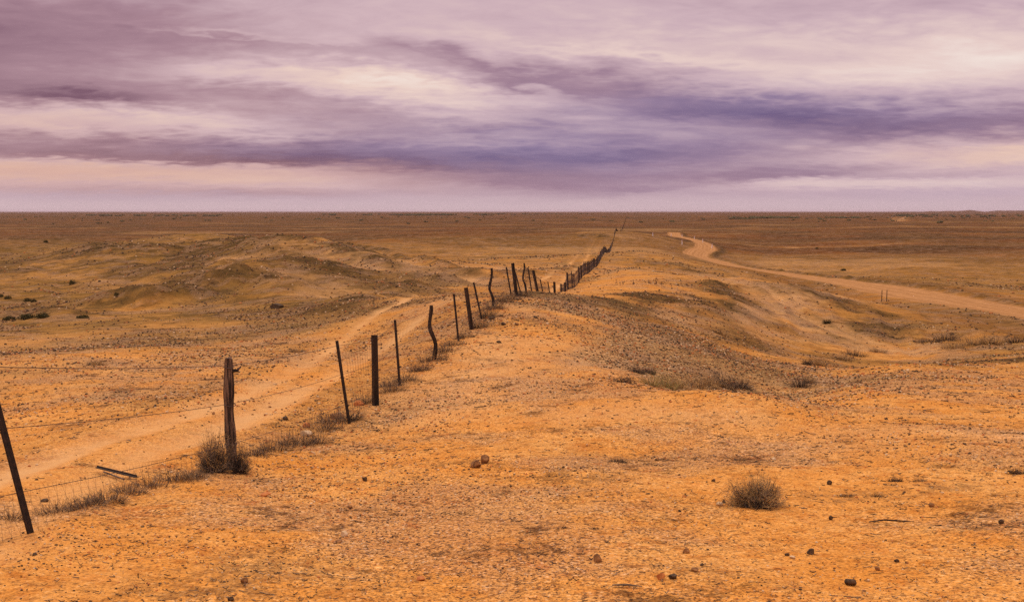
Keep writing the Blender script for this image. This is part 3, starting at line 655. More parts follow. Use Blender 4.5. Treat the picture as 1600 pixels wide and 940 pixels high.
# wires: follow the posts; fraction of the post height
pp = [(4.6, FX(4.6) - .05, Hs(FX(4.6), 4.6) + 1.15, Hs(FX(4.6), 4.6))] + posts
def along(fr):
    out = []
    for (Y0, xt, zt, zb), nx in zip(pp, pp[1:] + [None]):
        a = Vector((FX(Y0) + (xt - FX(Y0)) * fr, Y0, zb + .1 * 0 + (zt - zb) * fr)) - FO
        out.append(a)
        if nx and nx[0] < 260:
            bb = Vector((FX(nx[0]) + (nx[1] - FX(nx[0])) * fr, nx[0], nx[3] + (nx[2] - nx[3]) * fr)) - FO; l = (bb - a).length
            for k in (.25, .5, .75): out.append(a.lerp(bb, k) - Vector((0, 0, .006 * l * 4 * k * (1 - k))))
    return out
for fr, rr in ((.945, .0032), (.63, .0028), (.30, .0025)):
    L = along(fr); mb = MB(); mb.tube(L, [rr * max(1, (p.y + FO.y) / 26) ** .55 for p in L], 4, False); mb.build('strand_wire', M_WIRE, fence)
def netting(y0, y1, frt, frb, step, rows, rad):
    """hexagonal-looking netting: two sets of slanted strands between the bottom and top strand"""
    T_ = along(frt); B_ = along(frb); mb = MB()
    ty = np.array([p.y + FO.y for p in T_])
    def pt(L, y, k): return Vector((np.interp(y, ty, [p[0] for p in L]), y - FO.y, np.interp(y, ty, [p[2] for p in L])))
    TX = np.array([[p.x, p.z] for p in T_]); BX = np.array([[p.x, p.z] for p in B_])
    def q(y, k):
        tx, tz = np.interp(y, ty, TX[:, 0]), np.interp(y, ty, TX[:, 1]); bx, bz = np.interp(y, ty, BX[:, 0]), np.interp(y, ty, BX[:, 1])
        return Vector((bx + (tx - bx) * k, y - FO.y, bz + (tz - bz) * k))
    y = y0
    while y < y1:
        st = step * max(1, y / 30); f = rad * max(1, y / 24) ** .7
        mb.tube([q(y, 0), q(y + st * .5, .5), q(y, 1)], f, 3, False)
        mb.tube([q(y + st * .5, 0), q(y, .5), q(y + st * .5, 1)], f, 3, False)
        y += st
    for k in range(rows):
        kk = k / rows; ys = np.arange(y0, y1, .6); mb.tube([q(a, kk) for a in ys], [rad * max(1, a / 24) ** .7 for a in ys], 3, False)
    return mb
netting(14.6, 52, .94, .02, .11, 9, .0011).build('wire_netting', M_NET, fence)
netting(4.7, 14.6, .32, .01, .10, 4, .0008).build('wire_netting', M_NET, fence)
netting(60, 260, .90, .02, .10, 6, .0022).build('wire_netting', M_NET, fence)

# ------------------------------------------------------------ rocks
def rock_mesh(name, w, d, h, seed, mat, sub=3):
    R_ = random.Random(seed); import bmesh
    bm = bmesh.new(); bmesh.ops.create_icosphere(bm, subdivisions=sub, radius=1)
    cuts = [(Vector((R_.gauss(0, 1), R_.gauss(0, 1), R_.gauss(0, .8))).normalized(), R_.uniform(.52, .88)) for _ in range(11)]
    for v in bm.verts:
        p = v.co.copy()
        for n, k in cuts:
            e = p.dot(n) - k
            if e > 0: p -= n * e * .92
        q = p * (1 + .05 * math.sin(p.x * 9 + seed) * math.cos(p.y * 8 - seed) + R_.uniform(-.015, .015))
        v.co = Vector((q.x * w / 2, q.y * d / 2, q.z * h * .62))
    me = bpy.data.meshes.new(name); bm.to_mesh(me); bm.free(); me.materials.append(mat)
    me.polygons.foreach_set('use_smooth', [False] * len(me.polygons)); return me
def rock(px, py, wpx, hpx, mat, label, name='rock', cat='rock', group=None, seed=None):
    """px, py: foot of the rock in the photo; wpx, hpx its size there"""
    p = at(px, py); s = p.y / F; w = wpx * s; h = hpx * s * .95
    o = link(name, rock_mesh(name, w, w * .9, h * 1.1, seed or int(px * 7 + py), mat), None, (p.x, p.y + w * .35, p.z + h * .34))
    o.rotation_euler = (0, 0, (px * 13 % 60) / 60.0 - .5)
    return tag(o, label, cat, group)
GR = 'loose stones scattered on the sand'
rock(744, 731, 19, 13, M_ROCKB, 'rounded brown rock, nearer one of the touching pair in the middle of the sand', group=GR)
rock(757, 724, 19, 14, M_ROCKB, 'blocky dark-sided brown rock, farther one of the touching pair in the middle of the sand', group=GR, seed=55)
for a in [(1125, 790, 12, 6, M_ROCKP, 'white stone at the left end of the dry shrub on the right', ),
          (1131, 786, 7, 6, M_ROCKD, 'small dark stone touching the white stone by the dry shrub'),
          (1299, 812, 8, 7, M_ROCKD, 'small black stone on open sand to the lower right of the dry shrub'),
          (1073, 864, 13, 8, M_ROCKB, 'brown cupped stone below and left of the dry shrub'),
          (1268, 866, 14, 10, M_ROCKD, 'black angular stone beside a small stone pair below the dry shrub'),
          (1231, 868, 9, 5, M_ROCKD, 'dark stone resting against a flat white stone'),
          (1239, 872, 13, 4, M_ROCKP, 'flat white stone in front of a dark one, below the dry shrub'),
          (1086, 893, 13, 7, M_ROCKB, 'brown stone just below a tiny black one, lower right of middle'),
          (1097, 884, 7, 5, M_ROCKD, 'tiny black stone just above a brown one, lower right of middle'),
          (1297, 757, 9, 7, M_ROCKD, 'dark stone on the sand right of the dry shrub'),
          (934, 878, 17, 13, M_ROCKB, 'pointed brown stone standing alone at lower middle'),
          (1033, 906, 17, 12, M_ROCKO, 'bright rust orange stone, left of a dark flat one near the bottom'),
          (1052, 905, 18, 8, M_ROCKD, 'dark flat stone, right of the rust orange one near the bottom'),
          (1331, 915, 19, 12, M_ROCKD, 'large dark stone near the bottom right'),
          (1372, 891, 11, 6, M_ROCKB, 'low brown stone right of the large dark one near the bottom right'),
          (570, 751, 10, 7, M_ROCKD, 'dark round stone alone on the sand below the wide square post'),
          (412, 776, 22, 6, M_ROCKO, 'flat orange red stone below the thick timber post'),
          (538, 838, 14, 9, M_ROCKP, 'pale domed stone at lower left of middle'),
          (529, 848, 12, 5, M_ROCKB, 'flat rust brown stone in front of the pale domed one'),
          (381, 911, 13, 9, M_ROCKB, 'brown stone near the bottom left'),
          (657, 907, 16, 6, M_ROCKO, 'flat orange stone near the bottom, left of middle'),
          (359, 939, 12, 7, M_ROCKD, 'dark stone cut by the bottom edge at the left'),
          (547, 794, 10, 5, M_ROCKB, 'small brown stone above the pale domed one'),
          (1457, 792, 11, 6, M_ROCKB, 'brown stone on the sand at the right, between low twigs'),
          (1566, 818, 9, 7, M_ROCKD, 'small black stone near the right edge'),
          (1402, 878, 9, 5, M_ROCKD, 'dark crumb of stone above the bottom right'),
          (1115, 752, 7, 4, M_ROCKD, 'small dark stone above and left of the dry shrub'),
          (1210, 718, 8, 4, M_ROCKP, 'pale chip of stone above the dry shrub'),
          (524, 655, 30, 9, M_ROCKB, 'flat brown slab half buried in grass under the fence'),
          (560, 634, 18, 8, M_ROCKO, 'orange brown block in the grass left of the wide square post'),
          (478, 668, 14, 8, M_ROCKO, 'small orange stone on the grassy fence foot'),
          (477, 681, 22, 8, M_ROCKP, 'pale pinkish stone in the dark grass of the fence foot'),
          (52, 868, 10, 5, M_ROCKD, 'dark pebble just below the leaning picket at the left'),
          (68, 784, 12, 5, M_ROCKD, 'dark flat stone left of the fallen steel bar'),
          (445, 656, 10, 6, M_ROCKD, 'dark stone on the track side of the fence'),
          (431, 482, 22, 9, M_ROCKD, 'low black rock pile on the open slope beyond the track'),
          (768, 499, 12, 6, M_ROCKD, 'largest dark stone right of the fence near the crest'),
          (786, 508, 9, 5, M_ROCKD, 'dark stone, second from the fence near the crest'),
          (780, 536, 11, 4, M_ROCKD, 'flat dark stone alone below the crest stones'),
          (807, 508, 9, 4, M_ROCKB, 'brown stone among the dark ones at the crest'),
          (837, 497, 9, 4, M_ROCKD, 'rightmost dark stone at the crest')]:
    rock(*a, group=GR)

def template_rocks(n):
    out = []
    for k in range(n):
        me = rock_mesh('t', 1, 1, .75, 500 + k, M_ROCKD, 1); V = np.array([v.co[:] for v in me.vertices]); Fc = np.array([p.vertices[:] for p in me.polygons])
        out.append((V, Fc)); bpy.data.meshes.remove(me)
    return out
def scatter_rocks(name, N, seed, rmin, rmax, px0, px1, dens, mats, pw, flat=.7):
    rg = np.random.default_rng(seed); T_ = template_rocks(6)
    r = np.exp(rg.uniform(math.log(rmin), math.log(rmax), N)); th = np.radians(rg.uniform(-31, 31, N))
    x = r * np.sin(th); y = r * np.cos(th); m = road_masks(x, y); A, B = zones(x, y, m)
    keep = rg.random(N) < dens(A, B, r, x, y)
    keep &= (m['road_d'] > HW) & (m['rut'] > .35 * rg.random(N))
    x, y, r = x[keep], y[keep], r[keep]; n = len(x); z = H(x, y)
    s = np.clip(px0 + (px1 - px0) * rg.random(n) ** 3, 0, 99) * r / F * rg.uniform(.8, 1.2, n); s = np.minimum(s, .38)
    Vs, Fs, Ms = [], [], []; off = 0; mi = rg.choice(len(mats), n, p=pw); tk = rg.integers(0, 6, n); an = rg.uniform(0, 6.28, n); sx = rg.uniform(.7, 1.4, n)
    for k in range(6):
        for_ = tk == k; c = for_.sum(); V, Fc = T_[k]
        ca, sa = np.cos(an[for_])[:, None], np.sin(an[for_])[:, None]; S = s[for_][:, None]
        vx = V[:, 0] * sx[for_][:, None] * S; vy = V[:, 1] * S; vz = V[:, 2] * S * flat
        P_ = np.stack([vx * ca - vy * sa + x[for_][:, None], vx * sa + vy * ca + y[for_][:, None], vz + z[for_][:, None] + S * .12], -1)
        Vs.append(P_.reshape(-1, 3)); Fs.append((Fc[None] + (np.arange(c) * len(V))[:, None, None] + off).reshape(-1, 3)); off += c * len(V)
        Ms.append(np.repeat(mi[for_], len(Fc)))
    me = mesh_np(name, np.concatenate(Vs), np.concatenate(Fs), mats, False, np.concatenate(Ms)); o = link(name, me)
    return tag(o, kind='stuff')
tag(scatter_rocks('gravel', 110000, 3, 4.2, 34, .8, 5.0, lambda A, B, r, x, y: .10 + .75 * ss(fbm(x, y, 3.5, 4, 401, .6), -.25, .55) + .5 * A[:, 1], [M_ROCKD, M_ROCKB, M_ROCKO, M_ROCKP], [.32, .26, .22, .20]), 'loose gravel and pebbles strewn over the orange sand')
tag(scatter_rocks('gibber_stones', 180000, 4, 14, 190, .9, 4.0, lambda A, B, r, x, y: np.clip(.05 + 1.0 * A[:, 1] ** 1.3, 0, 1) * (1 - .25 * ss(r, 45, 80)), [M_ROCKD, M_ROCKB, M_ROCKO, M_ROCKP], [.52, .34, .06, .08], .9), 'dark gibber stones thick on the eroded slopes')

# ------------------------------------------------------------ shrubs and grass
def blade_mesh(name, n, rad, hgt, seed, mats, pw, width=.004, spread=1.0, seg=4, curl=.5, base_r=.35, twiggy=0.0, loc=None, ex=(1, 1)):
    """many thin curved stems (three-sided) growing from a patch; optional side twigs"""
    gr = (0, 0)
    if loc is not None:
        hh = H(np.array([loc[0] - rad, loc[0] + rad, loc[0], loc[0]]), np.array([loc[1], loc[1], loc[1] - rad * .6, loc[1] + rad * .6])); gr = ((hh[1] - hh[0]) / 2 / rad, (hh[3] - hh[2]) / 1.2 / rad)
    R_ = random.Random(seed); V = []; Fq = []; MI = []
    def stem(p, dr, L, w, mi, sg, kk):
        pts = [p]; d = dr.copy()
        for i in range(sg):
            d = (d + Vector((R_.gauss(0, kk), R_.gauss(0, kk), R_.gauss(0, kk) - .10 * curl))).normalized(); pts.append(pts[-1] + d * (L / sg))
        b = len(V); a = R_.random() * 6.28
        for i, q in enumerate(pts):
            ww = w * (1 - .75 * i / sg)
            for k in range(3):
                t = a + 2.094 * k; V.append((q.x + math.cos(t) * ww, q.y + math.sin(t) * ww, q.z + (.3 * math.sin(t * 2) * ww)))
        for i in range(sg):
            for k in range(3):
                k2 = (k + 1) % 3; Fq.append((b + 3 * i + k, b + 3 * i + k2, b + 3 * i + 3 + k2, b + 3 * i + 3 + k)); MI.append(mi)
        return pts, d
    for i in range(n):
        a = R_.random() * 6.283; rr = math.sqrt(R_.random()) * rad
        x, y = math.cos(a) * rr * base_r * ex[0], math.sin(a) * rr * base_r * ex[1]
        zz = x * gr[0] + y * gr[1]
        tilt = spread * (rr / rad) ** .8 * R_.uniform(.6, 1.3); dr = Vector((math.cos(a) * math.sin(tilt), math.sin(a) * math.sin(tilt), max(.08, math.cos(tilt)))).normalized()
        L = hgt * R_.uniform(.5, 1.15); mi = R_.choices(range(len(mats)), pw)[0]
        pts, d = stem(Vector((x, y, zz - .01)), dr, L, width * R_.uniform(.6, 1.3), mi, seg, .18)
        if R_.random() < twiggy:
            for k in range(R_.randint(2, 5)):
                q = pts[R_.randint(1, len(pts) - 1)]; v = (d + Vector((R_.gauss(0, .7), R_.gauss(0, .7), R_.gauss(.1, .5)))).normalized()
                stem(q, v, L * R_.uniform(.15, .35), width * .55, mi, 2, .3)
    return mesh_np(name, V, Fq, mats, False, MI)
def plant(name, px, py, wpx, hpx, n, label, cat, mats, pw, group=None, width=.003, spread=1.0, twiggy=.4, base_r=.4, ex=(1, 1), push=0, curl=.5, seed=None):
    p = at(px, py); s = p.y / F; rad = wpx * s / 2; h = hpx * s
    L = math.hypot(rad * .75, h) * (1.15 if spread > .8 else 1)
    p.y += push * s
    p.z = Hs(p.x, p.y)
    me = blade_mesh(name, n, rad, min(L, h * 1.5) , seed or int(px * 3 + py), mats, pw, width * max(1, p.y / 12) ** .75, spread, 4, curl, base_r, twiggy, p, ex)
    o = link(name, me, None, p - Vector((0, 0, .005))); return tag(o, label, cat, group)

# big shrub round the timber post
def twig_dome(name, n, rx, ry, hz, seed, mats, pw, width):
    """rounded saltbush: forked stems reaching a dome, bristling with short twigs"""
    R_ = random.Random(seed); V = []; Fq = []; MI = []; lob = [(R_.random() * 6.28, R_.uniform(-.28, .22)) for _ in range(7)]
    def stem(p, q, w, mi, sg=3, k=.02):
        b = len(V); a = R_.random() * 6
        for i in range(sg + 1):
            t = i / sg; c = p.lerp(q, t) + Vector((R_.gauss(0, k), R_.gauss(0, k), R_.gauss(0, k))) * (0 if i in (0,) else 1)
            for j in range(3):
                an = a + 2.094 * j; ww = w * (1 - .7 * t); V.append((c.x + math.cos(an) * ww, c.y + math.sin(an) * ww * .7, c.z + math.sin(an) * ww * .7))
        for i in range(sg):
            for j in range(3): Fq.append((b + 3 * i + j, b + 3 * i + (j + 1) % 3, b + 3 * i + 3 + (j + 1) % 3, b + 3 * i + 3 + j)); MI.append(mi)
    for i in range(n):
        a = R_.random() * 6.283; e = math.asin(R_.random() ** .8); rr = R_.uniform(.45, 1.08) * (1 + .14 * math.sin(a * 3 + seed) + sum(k * math.exp(-((((a - c + 3.14) % 6.283) - 3.14) / .4) ** 2) for c, k in lob))
        tip = Vector((math.cos(a) * math.cos(e) * rx * rr, math.sin(a) * math.cos(e) * ry * rr, max(.01, math.sin(e) * hz * rr)))
        root = Vector((tip.x * .25, tip.y * .25, 0)); lo = tip.z < hz * .35
        mi = R_.choices(range(len(mats)), pw)[0]
        stem(root, tip, width, mi, 3, .05 * rx)
        for k in range(R_.randint(3, 6)):
            t = R_.uniform(.4, 1.0); q = root.lerp(tip, t); v = Vector((R_.gauss(0, 1), R_.gauss(0, 1), R_.gauss(.2, 1))).normalized()
            q2 = q + v * rx * R_.uniform(.08, .24); q2.z = max(q2.z, .005); stem(q, q2, width * .6, mi, 2, .02 * rx)
    return mesh_np(name, V, Fq, mats, False, MI)
def shrub(px, py, wpx, hpx, n, label, mats=(M_TWIG, M_TWIGD, M_STRAW), pw=(.5, .35, .15), width=.0022, group=None, extra=(), Y=None, name='dry_shrub', cat='shrub'):
    p = at(px, py); s = p.y / F; rx = wpx * s / 2; h = hpx * s; p.y += rx * .3; p.z = Hs(p.x, p.y)
    e = empty(name, p); tag(e, label, cat, group)
    seed = int(px + py)
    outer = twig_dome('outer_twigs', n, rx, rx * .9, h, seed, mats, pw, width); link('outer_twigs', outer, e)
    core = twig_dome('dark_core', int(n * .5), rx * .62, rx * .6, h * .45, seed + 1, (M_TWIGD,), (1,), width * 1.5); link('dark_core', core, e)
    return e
shrub(331, 738, 82, 74, 520, 'large grey dry shrub crowded against the left foot of the thick timber post')
shrub(374, 740, 50, 50, 260, 'small dark dry shrub on the right side of the thick timber post foot', pw=(.2, .7, .1))
shrub(1184, 793, 118, 54, 620, 'rounded dry brown shrub standing alone on the open sand at the right', pw=(.3, .25, .45))
GT = 'dry grass tufts along the fence foot'
tufts = [(20, 812, 60, 18), (92, 800, 70, 22), (132, 792, 60, 24), (165, 782, 60, 24), (200, 770, 55, 22), (238, 762, 60, 22), (275, 752, 60, 24), (300, 748, 40, 18),
         (400, 712, 50, 16), (428, 704, 60, 24), (462, 696, 60, 26), (492, 694, 50, 26), (505, 672, 60, 24), (528, 660, 60, 28), (549, 658, 26, 18),
         (575, 630, 30, 18), (612, 612, 40, 18), (608, 604, 40, 14), (632, 596, 36, 16), (655, 580, 30, 16), (676, 564, 44, 18), (694, 550, 40, 16), (708, 540, 36, 14), (726, 528, 30, 12),
         (748, 512, 26, 18), (760, 496, 24, 20), (770, 483, 30, 16), (786, 472, 30, 14), (800, 468, 26, 10), (817, 463, 20, 12)]
where = ['below the leaning picket at the left edge', 'between left picket and fallen bar', 'in front of the fallen steel bar', 'just left of the large shrub',
         'between thick timber post and next picket', 'at the second leaning picket foot', 'at the wide square post foot',
         'between wide square post and crooked post', 'at the crooked post foot', 'between crooked post and crest', 'on the crest by the tallest wide post']
wi = [0, 1, 1, 2, 2, 3, 3, 3, 4, 4, 4, 4, 5, 5, 5, 6, 6, 7, 7, 7, 8, 8, 9, 9, 9, 9, 9, 10, 10, 10]
cnt = {}
ordn = ['first', 'second', 'third', 'fourth', 'fifth']
for (px, py, w, h), k in zip(tufts, wi):
    j = cnt.get(k, 0); cnt[k] = j + 1
    dark = (k in (4, 5, 7)); one = wi.count(k) == 1
    lab = ('%s grass tuft ' % ('dark matted' if dark else 'dry grey')) + where[k] if one else ('%s %s tuft from left %s' % (ordn[j], 'dark matted' if dark else 'dry grey', where[k]))
    assert len(lab.split()) <= 16, lab
    plant('grass_tuft', px, py, w * 1.1, h * .72, 250, lab, 'grass',
          (M_TWIG, M_TWIGD, M_STRAW), (.42, .46, .12) if dark else (.55, .22, .23), GT, .0022, 1.15, .5, .85, (1, .55), 4)
# gully and slope plants on the right
GP = 'dry plants in the gully at the right'
for a in [(975, 597, 26, 10, 'dark low dead bush at the left end of the gully plants', 'd'), (999, 583, 20, 8, 'dark tuft above the yellow green grass', 'd'), (1016, 584, 18, 9, 'dark green tuft, right one of the two above the yellow green grass', 'd'),
          (1022, 603, 34, 15, 'leftmost yellow green grass clump on the gully edge', 'g'), (1042, 605, 36, 18, 'brightest green grass clump on the gully edge', 'g'), (1064, 607, 34, 16, 'straw coloured clump right of the green ones on the gully edge', 's'),
          (1092, 605, 34, 17, 'pale grey clump between straw and dark shrubs', 's'), (1110, 604, 30, 18, 'tall straw clump beside the dark shrub', 's'),
          (1132, 606, 44, 24, 'largest dark shrub on the gully edge', 'd'), (1160, 607, 34, 14, 'dark low shrub right of the largest one', 'd'),
          (1252, 605, 30, 15, 'dark bush in the mouth of the gully', 'd'), (1265, 598, 18, 8, 'small tuft just right of the gully mouth bush', 's'),
          (1262, 570, 14, 8, 'grey tuft left of its neighbour up the gully', 'd'), (1280, 571, 20, 10, 'grey brown tuft up the gully bed', 's'),
          (1335, 556, 46, 9, 'low brown tuft strip across the gully floor', 'd'), (1316, 562, 26, 8, 'orange brown tuft below the low strip', 's'), (1372, 550, 30, 6, 'thin flat tuft at the end of the low strip', 's'),
          (1450, 534, 50, 6, 'low dark tuft line left of the yellow grass', 'd'), (1478, 532, 40, 12, 'dark tuft behind the orange grass at right', 'd'), (1490, 544, 40, 10, 'orange grass patch nearest of the right strip', 's'),
          (1522, 538, 44, 13, 'pale yellow grass clump in the right strip', 's'), (1552, 537, 44, 13, 'widest yellow grass clump in the right strip', 's'), (1588, 535, 34, 10, 'dark tuft at the right edge of the strip', 'd'),
          (1293, 505, 10, 6, 'small green bush on the pale wash slope', 'b'), (1125, 521, 34, 8, 'low brown tuft across the stony hillside', 's'),
          (1400, 752, 26, 10, 'dark dead tuft on the orange sand at right', 'd'), (1437, 752, 26, 9, 'brown dead tuft right of the darker one on the sand', 's'),
          (1590, 740, 26, 14, 'dead tuft at the right edge of the sand', 'd'), (1325, 776, 40, 8, 'flat dark litter tuft left of its neighbour on the sand', 'd'), (1372, 776, 24, 7, 'flat dark litter tuft right of its neighbour on the sand', 'd'),
          (968, 722, 40, 10, 'flat twiggy tuft between the rock pair and the dry shrub', 'd'), (930, 826, 14, 6, 'tiny dark tuft above the pointed brown stone', 'd'), (463, 550, 30, 7, 'low green brown tuft beside the track', 's'), (150, 570, 30, 8, 'sparse straw tuft beyond the track', 's')]:
    px, py, w, h, lab, k = a
    mats, pw = {'d': ((M_TWIGD, M_TWIG), (.7, .3)), 'g': ((M_GREENG, M_STRAW, M_TWIG), (.55, .3, .15)), 's': ((M_STRAW, M_TWIG), (.65, .35)), 'b': ((M_BUSH, M_TWIGD), (.8, .2))}[k]
    if px > 900 and py > 700: w *= .75; h *= .65
    plant('grass_clump' if k in 'gs' else 'low_bush', px, py, w, h, 200, lab, 'grass' if k in 'gs' else 'bush', mats, pw, GP, .0024, 1.1, .5, .8, (1, .6), 2)
# small leafy bushes on the far left slope and plain
def leafy(px, py, wpx, hpx, label, group, n=700, mat=M_BUSH):
    p = at(px, py); s = p.y / F; R_ = random.Random(int(px * 5 + py)); rx = wpx * s / 2; h = hpx * s
    V = []; Fq = []
    for i in range(n):
        a = R_.random() * 6.283; e = math.asin(R_.random()); rr = R_.uniform(.35, 1) ** .6 * (1 + .2 * math.sin(a * 3 + px))
        c = Vector((math.cos(a) * math.cos(e) * rx * rr, math.sin(a) * math.cos(e) * rx * .8 * rr, math.sin(e) * h * rr)); k = rx * R_.uniform(.06, .13)
        u = Vector((R_.gauss(0, 1), R_.gauss(0, 1), R_.gauss(0, 1))).normalized(); v = u.cross(Vector((R_.gauss(0, 1), R_.gauss(0, 1), R_.gauss(0, 1)))).normalized()
        b = len(V); V += [tuple(c + u * k), tuple(c + v * k * .6), tuple(c - u * k), tuple(c - v * k * .6)]; Fq.append((b, b + 1, b + 2, b + 3))
    e = empty('green_bush', p); tag(e, label, 'bush', group); link('foliage', mesh_np('foliage', V, Fq, [mat]), e)
    st = MB()
    for i in range(7): a = i * .9; st.tube([(0, 0, -.05), (math.cos(a) * rx * .4, math.sin(a) * rx * .3, h * .6)], [rx * .035, rx * .015], 4)
    st.build('stems', M_TWIGD, e)
GB = 'dark bushes dotted over the far slopes'
for a in [(113, 444, 12, 7, 'single round dark bush on the pale slope at the left'), (12, 467, 12, 5, 'small dark bush at the left edge, right of an even smaller one'), (2, 464, 8, 5, 'smallest dark bush touching the left edge'),
          (43, 471, 13, 6, 'left half of a touching pair of dark bushes at the left'), (53, 472, 11, 5, 'right half of a touching pair of dark bushes at the left'),
          (67, 496, 24, 7, 'wide dark green bush low on the left slope, right of its twin'), (42, 498, 26, 8, 'wide dark green bush low on the left slope, left of its twin'), (14, 500, 20, 6, 'dark green bush by the left edge in the lowest row'),
          (182, 462, 9, 6, 'little dark bush on top of the first stony mound'), (72, 379, 8, 4, 'tiny dark bush on the farthest left crest'),
          (1318, 423, 9, 4, 'black bush standing alone beyond the road'), (1276, 389, 5, 3, 'tiny dark bush on the pale streak beyond the road'), (130, 497, 20, 5, 'thin dark bush right of the low green pair')]:
    leafy(*a, GB)

# ground litter: dead stems and crumbs lying flat on the sand
def litter(N, seed):
    rg = np.random.default_rng(seed); r = np.exp(rg.uniform(math.log(4.3), math.log(30), N)); th = np.radians(rg.uniform(-31, 31, N))
    x = r * np.sin(th); y = r * np.cos(th); d = fbm(x, y, 2.4, 4, 301, .65) + .5 * fbm(x, y, .5, 2, 305); m = road_masks(x, y)
    k = (rg.random(N) < .22 + .6 * ss(d, .0, .8)) & (m['rut'] > .4); x, y, r = x[k], y[k], r[k]; n = len(x)
    a = rg.normal(0, .8, n) + rg.integers(0, 2, n) * np.pi; L = rg.uniform(.012, .06, n) * np.clip(r / 9, .7, 1.6) * np.where(rg.random(n) < .06, 2.2, 1); w = rg.uniform(.001, .0038, n) * np.clip(r / 9, .8, 2)
    t = np.array([-.5, 0, .5]); bend = rg.normal(0, .12, n)
    px = x[:, None] + np.cos(a)[:, None] * t * L[:, None] - np.sin(a)[:, None] * (1 - 4 * t ** 2) * (bend * L)[:, None]
    py = y[:, None] + np.sin(a)[:, None] * t * L[:, None] + np.cos(a)[:, None] * (1 - 4 * t ** 2) * (bend * L)[:, None]
    pz = H(px.ravel(), py.ravel()).reshape(px.shape) + w[:, None] * .9 + rg.uniform(0, .012, (n, 1)) * (np.abs(t) > .1)
    an = np.array([.5, 2.6, 4.7]); cx, cz = np.cos(an), np.sin(an)
    nx, ny = -np.sin(a), np.cos(a)
    V = np.stack([px[:, :, None] + (nx * w)[:, None, None] * cx, py[:, :, None] + (ny * w)[:, None, None] * cx, pz[:, :, None] + w[:, None, None] * cz], -1).reshape(n, 9, 3)
    f = np.array([(3 * i + j, 3 * i + (j + 1) % 3, 3 * i + 3 + (j + 1) % 3, 3 * i + 3 + j) for i in range(2) for j in range(3)])
    Fc = (f[None] + (np.arange(n) * 9)[:, None, None]).reshape(-1, 4); mi = np.repeat(rg.choice(3, n, p=[.35, .4, .25]), 6)
    o = link('ground_litter', mesh_np('ground_litter', V.reshape(-1, 3), Fc, [M_TWIGD, M_TWIG, M_STRAW], False, mi)); tag(o, 'dead stems and crumbs of litter lying on the sand', kind='stuff')
litter(26000, 9)

# ------------------------------------------------------------ fallen steel bar by the fence
def fallen():
    a = at(152, 737); b = at(214, 748); e = empty('fallen_picket', (a + b) / 2); tag(e, 'rusty steel picket lying on the sand beside the fence, left of the shrub', 'fallen post')
    d = (b - a); X = Vector((0, 0, 1)); Yv = d.normalized().cross(X); mb = MB(); c = (a + b) / 2
    mb.prism([(-.006, -.017), (.003, -.017), (.003, -.003), (.02, -.003), (.02, .003), (.003, .003), (.003, .017), (-.006, .017)], a - c + Vector((0, 0, .05)), b - c + Vector((0, 0, .02)), X, Yv)
    mb.build('steel_bar', M_STEEL, e)
    mb = MB(); mb.tube([a - c + Vector((.08, -.03, .01)), b - c + Vector((-.1, -.05, .012))], .008, 5); mb.build('loose_wire', M_WIRE, e)
fallen()
mb = MB(); p = at(1394, 817); mb.tube([(-.17, 0, .012), (-.05, .02, .02), (.06, .015, .014), (.16, .0, .012)], [.004, .006, .006, .003], 6)
tag(mb.build('twig', M_TWIGD, None, p), 'single dark twig lying on open sand at the lower right', 'twig')
mb = MB(); p = at(980, 917); mb.tube([(-.08, .01, .01), (.0, 0, .016), (.08, -.01, .01)], [.004, .006, .003], 6)
tag(mb.build('twig', M_TWIG, None, p), 'short grey twig left of the rust orange stone near the bottom', 'twig')

# ------------------------------------------------------------ road furniture
GG = 'white guide posts round the road bend'
for px, py, h, lab in [(1020, 369, 6, 'leftmost white guide post, short of the bend'), (1048.7, 369, 9, 'white guide post where the road vanishes over the rise'), (1065.6, 370, 8, 'second white guide post along the outer bend'),
                       (1085, 373.5, 8, 'third white guide post along the outer bend'), (1098, 379, 8, 'fourth white guide post along the outer bend'), (1112.5, 388, 8, 'nearest white guide post on the outer bend'), (1065.6, 382, 7, 'white guide post on the inner side of the bend')]:
    p = at(px, py); s = p.y / F; e = empty('guide_post', p); tag(e, lab, 'guide post', GG); hh = min(h * s, 1.5)
    mb = MB(); w = .14; mb.prism([(-w, -.03), (w, -.03), (w, .03), (-w, .03)], Vector((0, 0, -.1)), Vector((0, 0, hh)), Vector((1, 0, 0)), Vector((0, 1, 0)), .9); mb.build('post', M_WHITE, e)
    mb = MB(); mb.prism([(-.07, -.01), (.07, -.01), (.07, .01), (-.07, .01)], Vector((0, -.045, hh * .75)), Vector((0, -.045, hh * .9)), Vector((1, 0, 0)), Vector((0, 1, 0))); mb.build('reflector', M_RED, e)
for px, lab in ((1377.6, 'left thin dark steel stake of the pair on the near road verge'), (1385.4, 'right thin dark steel stake of the pair on the near road verge')):
    p = at(px, 471); s = p.y / F; mb = MB(); hh = 18 * s; mb.prism([(-.03, -.02), (.03, -.02), (.012, 0), (.03, .02), (-.03, .02), (-.012, 0)], Vector((0, 0, -.1)), Vector((0, 0, hh)), Vector((1, 0, 0)), Vector((0, 1, 0)))
    tag(mb.build('steel_stake', M_STEEL, None, p), lab, 'stake', 'pair of stakes beside the road')

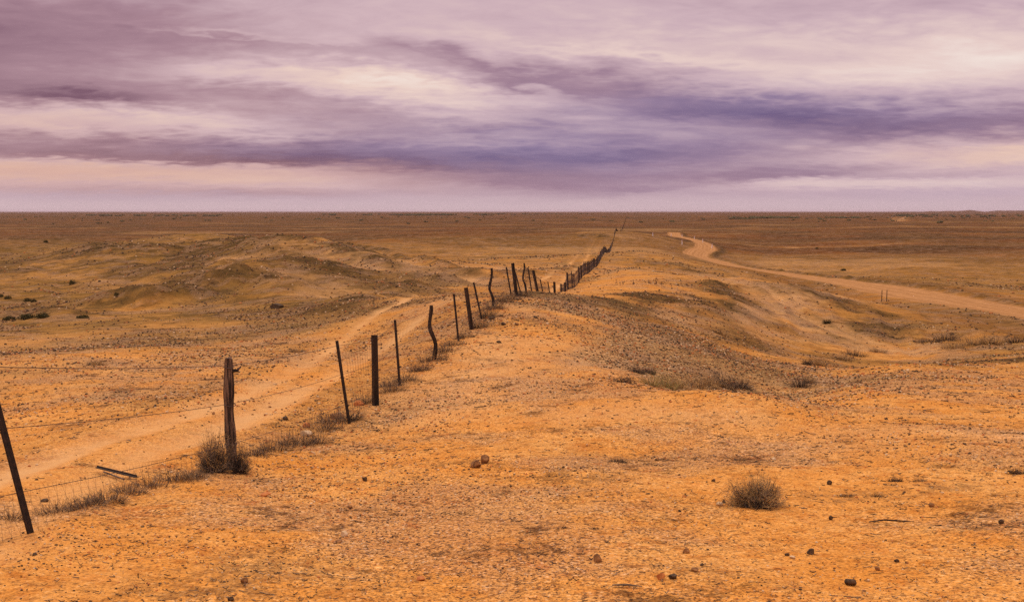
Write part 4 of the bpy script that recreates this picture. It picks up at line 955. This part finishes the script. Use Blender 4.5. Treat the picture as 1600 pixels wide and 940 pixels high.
# ------------------------------------------------------------ far scrub
def far_scrub():
    rg = np.random.default_rng(8); V = []; Fc = []
    def clump(x, y, w, h):
        z = Hs(x, y) - .3
        for k in range(9):
            c = np.array((x + rg.normal(0, w * .35), y + rg.normal(0, w * .3), z + h * rg.uniform(.25, .75))); R_ = w * rg.uniform(.2, .38)
            b = len(V); ph = rg.uniform(0, 6)
            V.append(tuple(c + (0, 0, R_ * .8)))
            for j in range(7): a = ph + j * .8976; q = R_ * rg.uniform(.7, 1.3); V.append(tuple(c + (math.cos(a) * q, math.sin(a) * q, rg.uniform(-.25, .25) * R_)))
            V.append(tuple(c - (0, 0, R_ * .9)))
            for j in range(7): Fc.append((b, b + 1 + j, b + 1 + (j + 1) % 7)); Fc.append((b + 8, b + 1 + (j + 1) % 7, b + 1 + j))
    for px0, px1, Y0, Y1, n, s in ((1130, 1345, 2200, 2900, 150, 5), (500, 770, 4300, 5600, 150, 7), (120, 380, 3600, 4600, 90, 6), (1400, 1600, 3000, 5200, 90, 6), (640, 950, 5000, 6500, 60, 6), (0, 1600, 1200, 3500, 130, 3.2)):
        cx = rg.uniform(px0, px1, 12)
        for i in range(n):
            px = cx[rg.integers(12)] + rg.normal(0, (px1 - px0) / 34) if px1 - px0 < 500 else rg.uniform(px0, px1)
            Y = rg.uniform(Y0, Y1); r = ray(px, 335); clump(r[0] / r[1] * Y, Y, s * rg.uniform(.7, 2.2), s * rg.uniform(.5, .9))
    o = link('far_scrub', mesh_np('far_scrub', V, Fc, [M_BUSH])); tag(o, 'thin dark line of scrub far out on the plain', kind='stuff')
far_scrub()

# ------------------------------------------------------------ haze
def haze():
    m = bpy.data.materials.new('haze_air'); m.use_nodes = True; nt = m.node_tree; nt.nodes.clear()
    v = nt.nodes.new('ShaderNodeVolumePrincipled'); v.inputs['Color'].default_value = (.84, .70, .78, 1); v.inputs['Density'].default_value = 1.5e-5; v.inputs['Anisotropy'].default_value = 0
    o = nt.nodes.new('ShaderNodeOutputMaterial'); nt.links.new(v.outputs[0], o.inputs['Volume'])
    R_ = 61000; z0, z1 = -60, 40; V = [(sx * R_, sy * R_, z) for z in (z0, z1) for sx, sy in ((-1, -1), (1, -1), (1, 1), (-1, 1))]
    me = bpy.data.meshes.new('haze'); me.from_pydata(V, [], [(3, 2, 1, 0), (4, 5, 6, 7), (0, 1, 5, 4), (1, 2, 6, 5), (2, 3, 7, 6), (3, 0, 4, 7)]); me.materials.append(m)
    tag(link('haze', me), 'thin mauve haze lying over the far plain', kind='stuff')
haze()
